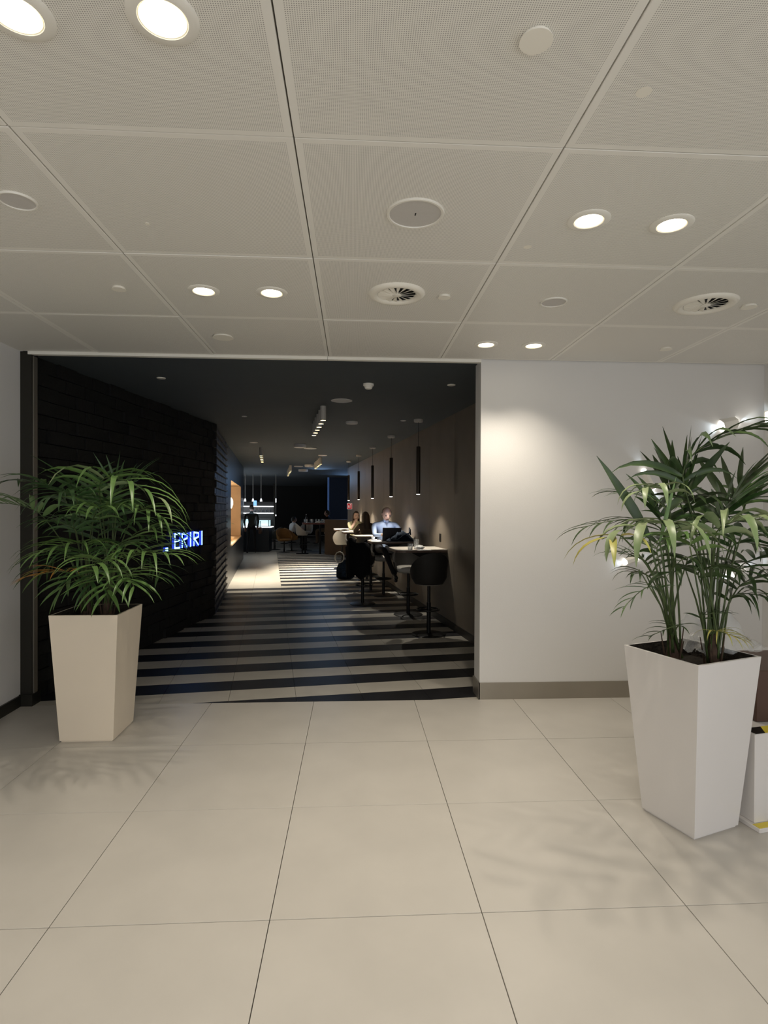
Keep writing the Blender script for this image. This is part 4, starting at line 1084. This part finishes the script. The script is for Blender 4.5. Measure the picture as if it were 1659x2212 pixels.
tag(ob('paper_pile', MB().rbox(-.16, .16, -.08, .08, 0, .03, .004, 'paper', Matrix.Rotation(.1, 4, 'Z')).rbox(-.10, .08, -.05, .06, .03, .055, .004, 'paper', Matrix.Rotation(-.2, 4, 'Z')), loc=(A.x+.12, A.y-.03, tz+.001)), 'pile of white napkins and menus on the far red table', 'napkins')
p = atz(653, 1196, 0); stool((p.x, p.y), R(-80), 'pale grey bar stool turned right before the far red table', SPL)
p = atz(662, 1189, 0); stool((p.x, p.y), R(170), 'pale grey bar stool half hidden behind the far red table', SPL)
p0, p1 = atz(701, 1198, 0), atz(757, 1199.5, 0)
L = (p1-p0).length+.5
ob_p = tag(ob('partition', MB().rbox(0, L, 0, .08, 0, 1.14, .004, 'partition').box(-.004, L, -.004, .084, 1.14, 1.155, 'table_edge'), loc=(p0.x, p0.y, 0), rz=math.atan2(p1.y-p0.y, p1.x-p0.x)), 'low brown partition screen behind the striped floor', 'partition')
# ================================================================== buffet bar far left
cA, cB = atz(516, 1192, 0), atz(581, 1192, 0)
t = thing('bar_counter', 'dark blue bar counter with a lit glass display case', 'counter', (cB.x, cB.y, 0), 0)
Lc = cB.x-cA.x+.4
ob('body', MB().rbox(-Lc, 0, 0, .7, 0, .84, .005, 'counter'), t)
ob('worktop', MB().rbox(-Lc, .06, -.03, .72, .84, .87, .005, 'shelf_light'), t)
ob('display_case', MB().rbox(-.42, -.03, .1, .55, .89, 1.10, .004, 'case'), t)
ob('display_case', MB().rbox(-1.08, -.66, .1, .55, .89, 1.12, .004, 'case'), t)
ob('case_frame', MB().box(-.45, 0, .08, .57, .87, .89, 'darkmetal').box(-.45, 0, .08, .57, 1.10, 1.125, 'darkmetal').box(-.03, -.01, .07, .09, .88, 1.12, 'darkmetal').box(-.46, -.44, .07, .09, .88, 1.12, 'darkmetal'), t)
sh = thing('back_shelf', 'lit two tier bar shelf behind the dark blue counter', 'shelf', (cB.x, cB.y+1.3, 0), 0)
ob('frame', MB().box(-.02, .02, -.02, .02, 0, CEIL-.3, 'darkmetal').box(-Lc, 0, .18, .22, .3, 1.75, 'black'), sh)
for z in (1.31, 1.56): ob('shelf', MB().rbox(-Lc, -.03, -.12, .18, z, z+.032, .005, 'shelf_light'), sh)
bm_ = MB().lathe([(.035, 0), (.036, .09), (.012, .14), (.012, .18), (.001, .18)], 'dark_gloss', n=12).mesh('bottle', 50)
for k in range(5):
    tag(ob('bottle', bm_, loc=(cB.x-.15-.14*k, cB.y+1.33, 1.343)), 'dark bottle on the lower lit bar shelf, '+['rightmost', 'second from right', 'middle', 'second from left', 'leftmost'][k], 'bottle', 'bottles on the bar shelf')
for (x0, x1, y0, y1, m, l) in [(547, 555, 1089, 1100, 'menu_blue', 'bright blue menu screen standing on the bar shelf'), (521, 527, 1089, 1100, 'menu_pale', 'pale grey menu screen standing on the left of the bar shelf')]:
    Y = cB.y+1.15; a = ray(x0, y1+1, Y); b2 = ray(x1, y0, Y)
    s_ = thing('menu_screen', l, 'screen', (a.x, Y, 1.593), 0)
    hh = b2.z-a.z; ob('housing', MB().rbox(0, b2.x-a.x, 0, .03, 0, hh, .004, 'black_metal'), s_); ob('panel', MB().box(.008, b2.x-a.x-.008, -.003, 0, .01, hh-.01, m), s_)
for k, (px, l) in enumerate([(529.5, 'left'), (546.5, 'middle'), (564, 'right')]):
    Y = cB.y+.4; b2 = ray(px, 1083, Y)
    t = thing('bar_pendant', l+' small cone pendant on a long rod over the bar counter', 'pendant lamp', (b2.x, Y, b2.z), 0, 'cone pendants over the bar')
    ob('shade', MB().lathe([(.014, .10), (.024, .08), (.040, 0), (.036, 0)], 'shelf_light', n=16, cap=False), t, smooth=60)
    ob('rod', MB().cyl((0, 0, .10), (0, 0, CEIL-b2.z), .014, .014, 'tube_white', 8), t)
    ob('bulb', MB().ball((0, 0, .02), (.028, .028, .022), 'lens_cool', 10), t)
light('AREA', 'bar_ceiling_glow', (cB.x-.7, cB.y-1.0, 1.35), 4, (.55, .75, 1), rot=(R(170), 0, 0), size=.8)
p = ray(596, 1092, cB.y+.6)
t = thing('rod_pendant', 'single thin rod pendant with a bright tip right of the bar', 'pendant lamp', (p.x, p.y, 0), 0)
ob('rod', MB().cyl((0, 0, 1.28), (0, 0, CEIL), .010, .010, 'tube_white', 8), t); ob('lens', MB().ball((0, 0, 1.26), (.02, .02, .03), 'shelf_light', 8).box(-.014, .014, -.014, .014, 1.72, 1.86, 'shelf_light'), t)
# recess: globe lamp, dish on a stand, wooden bowl
gx = ray(503.5, 1079, pA.y+.9)
t = thing('globe_lamp', 'glowing white globe lamp inside the honey wood recess', 'lamp', W(UL-.16, UV(pA)[1]+.55, 1.63), TH)
ob('globe', MB().lathe([(.07, -.13), (.14, -.11), (.17, -.02), (.16, .08), (.10, .15), (.03, .18), (.001, .18)], 'globe', n=24), t, smooth=60)
ob('cord', MB().cyl((0, 0, .17), (0, 0, zt-1.63-.002), .006, .006, 'black_metal', 6), t)
t = thing('plant_stand', 'small dark plant on a stick in the honey wood recess', 'plant', W(UL-.10, UV(pA)[1]+.5, zb+.002), TH)
ob('stick', MB().cyl((0, 0, 0), (0, 0, .45), .012, .010, 'shell', 8).cyl((0, 0, 0), (0, 0, .03), .07, .06, 'shell', 14), t)
lm = MB(); rn = random.Random(6)
for k in range(12):
    a = rn.uniform(0, 6.28); d = Vector((math.cos(a), math.sin(a), rn.uniform(-.6, .5))); f = leaflet_mesh(.16, .03, d, Vector((0, 0, 1)), .6, 'leaf'); lm.add([Vector(v)+Vector((0, 0, .42)) for v in f.v], f.f, 'leaf')
ob('foliage', lm, t, kind='stuff')
t = tag(ob('wooden_bowl', MB().lathe([(.05, 0), (.12, .03), (.16, .09), (.152, .09), (.11, .04), (.001, .02)], 'wood', n=24), loc=W(UL-.16, UV(pA)[1]+1.3, zb+.002), smooth=60), 'honey coloured wooden bowl on the sill of the recess', 'bowl')
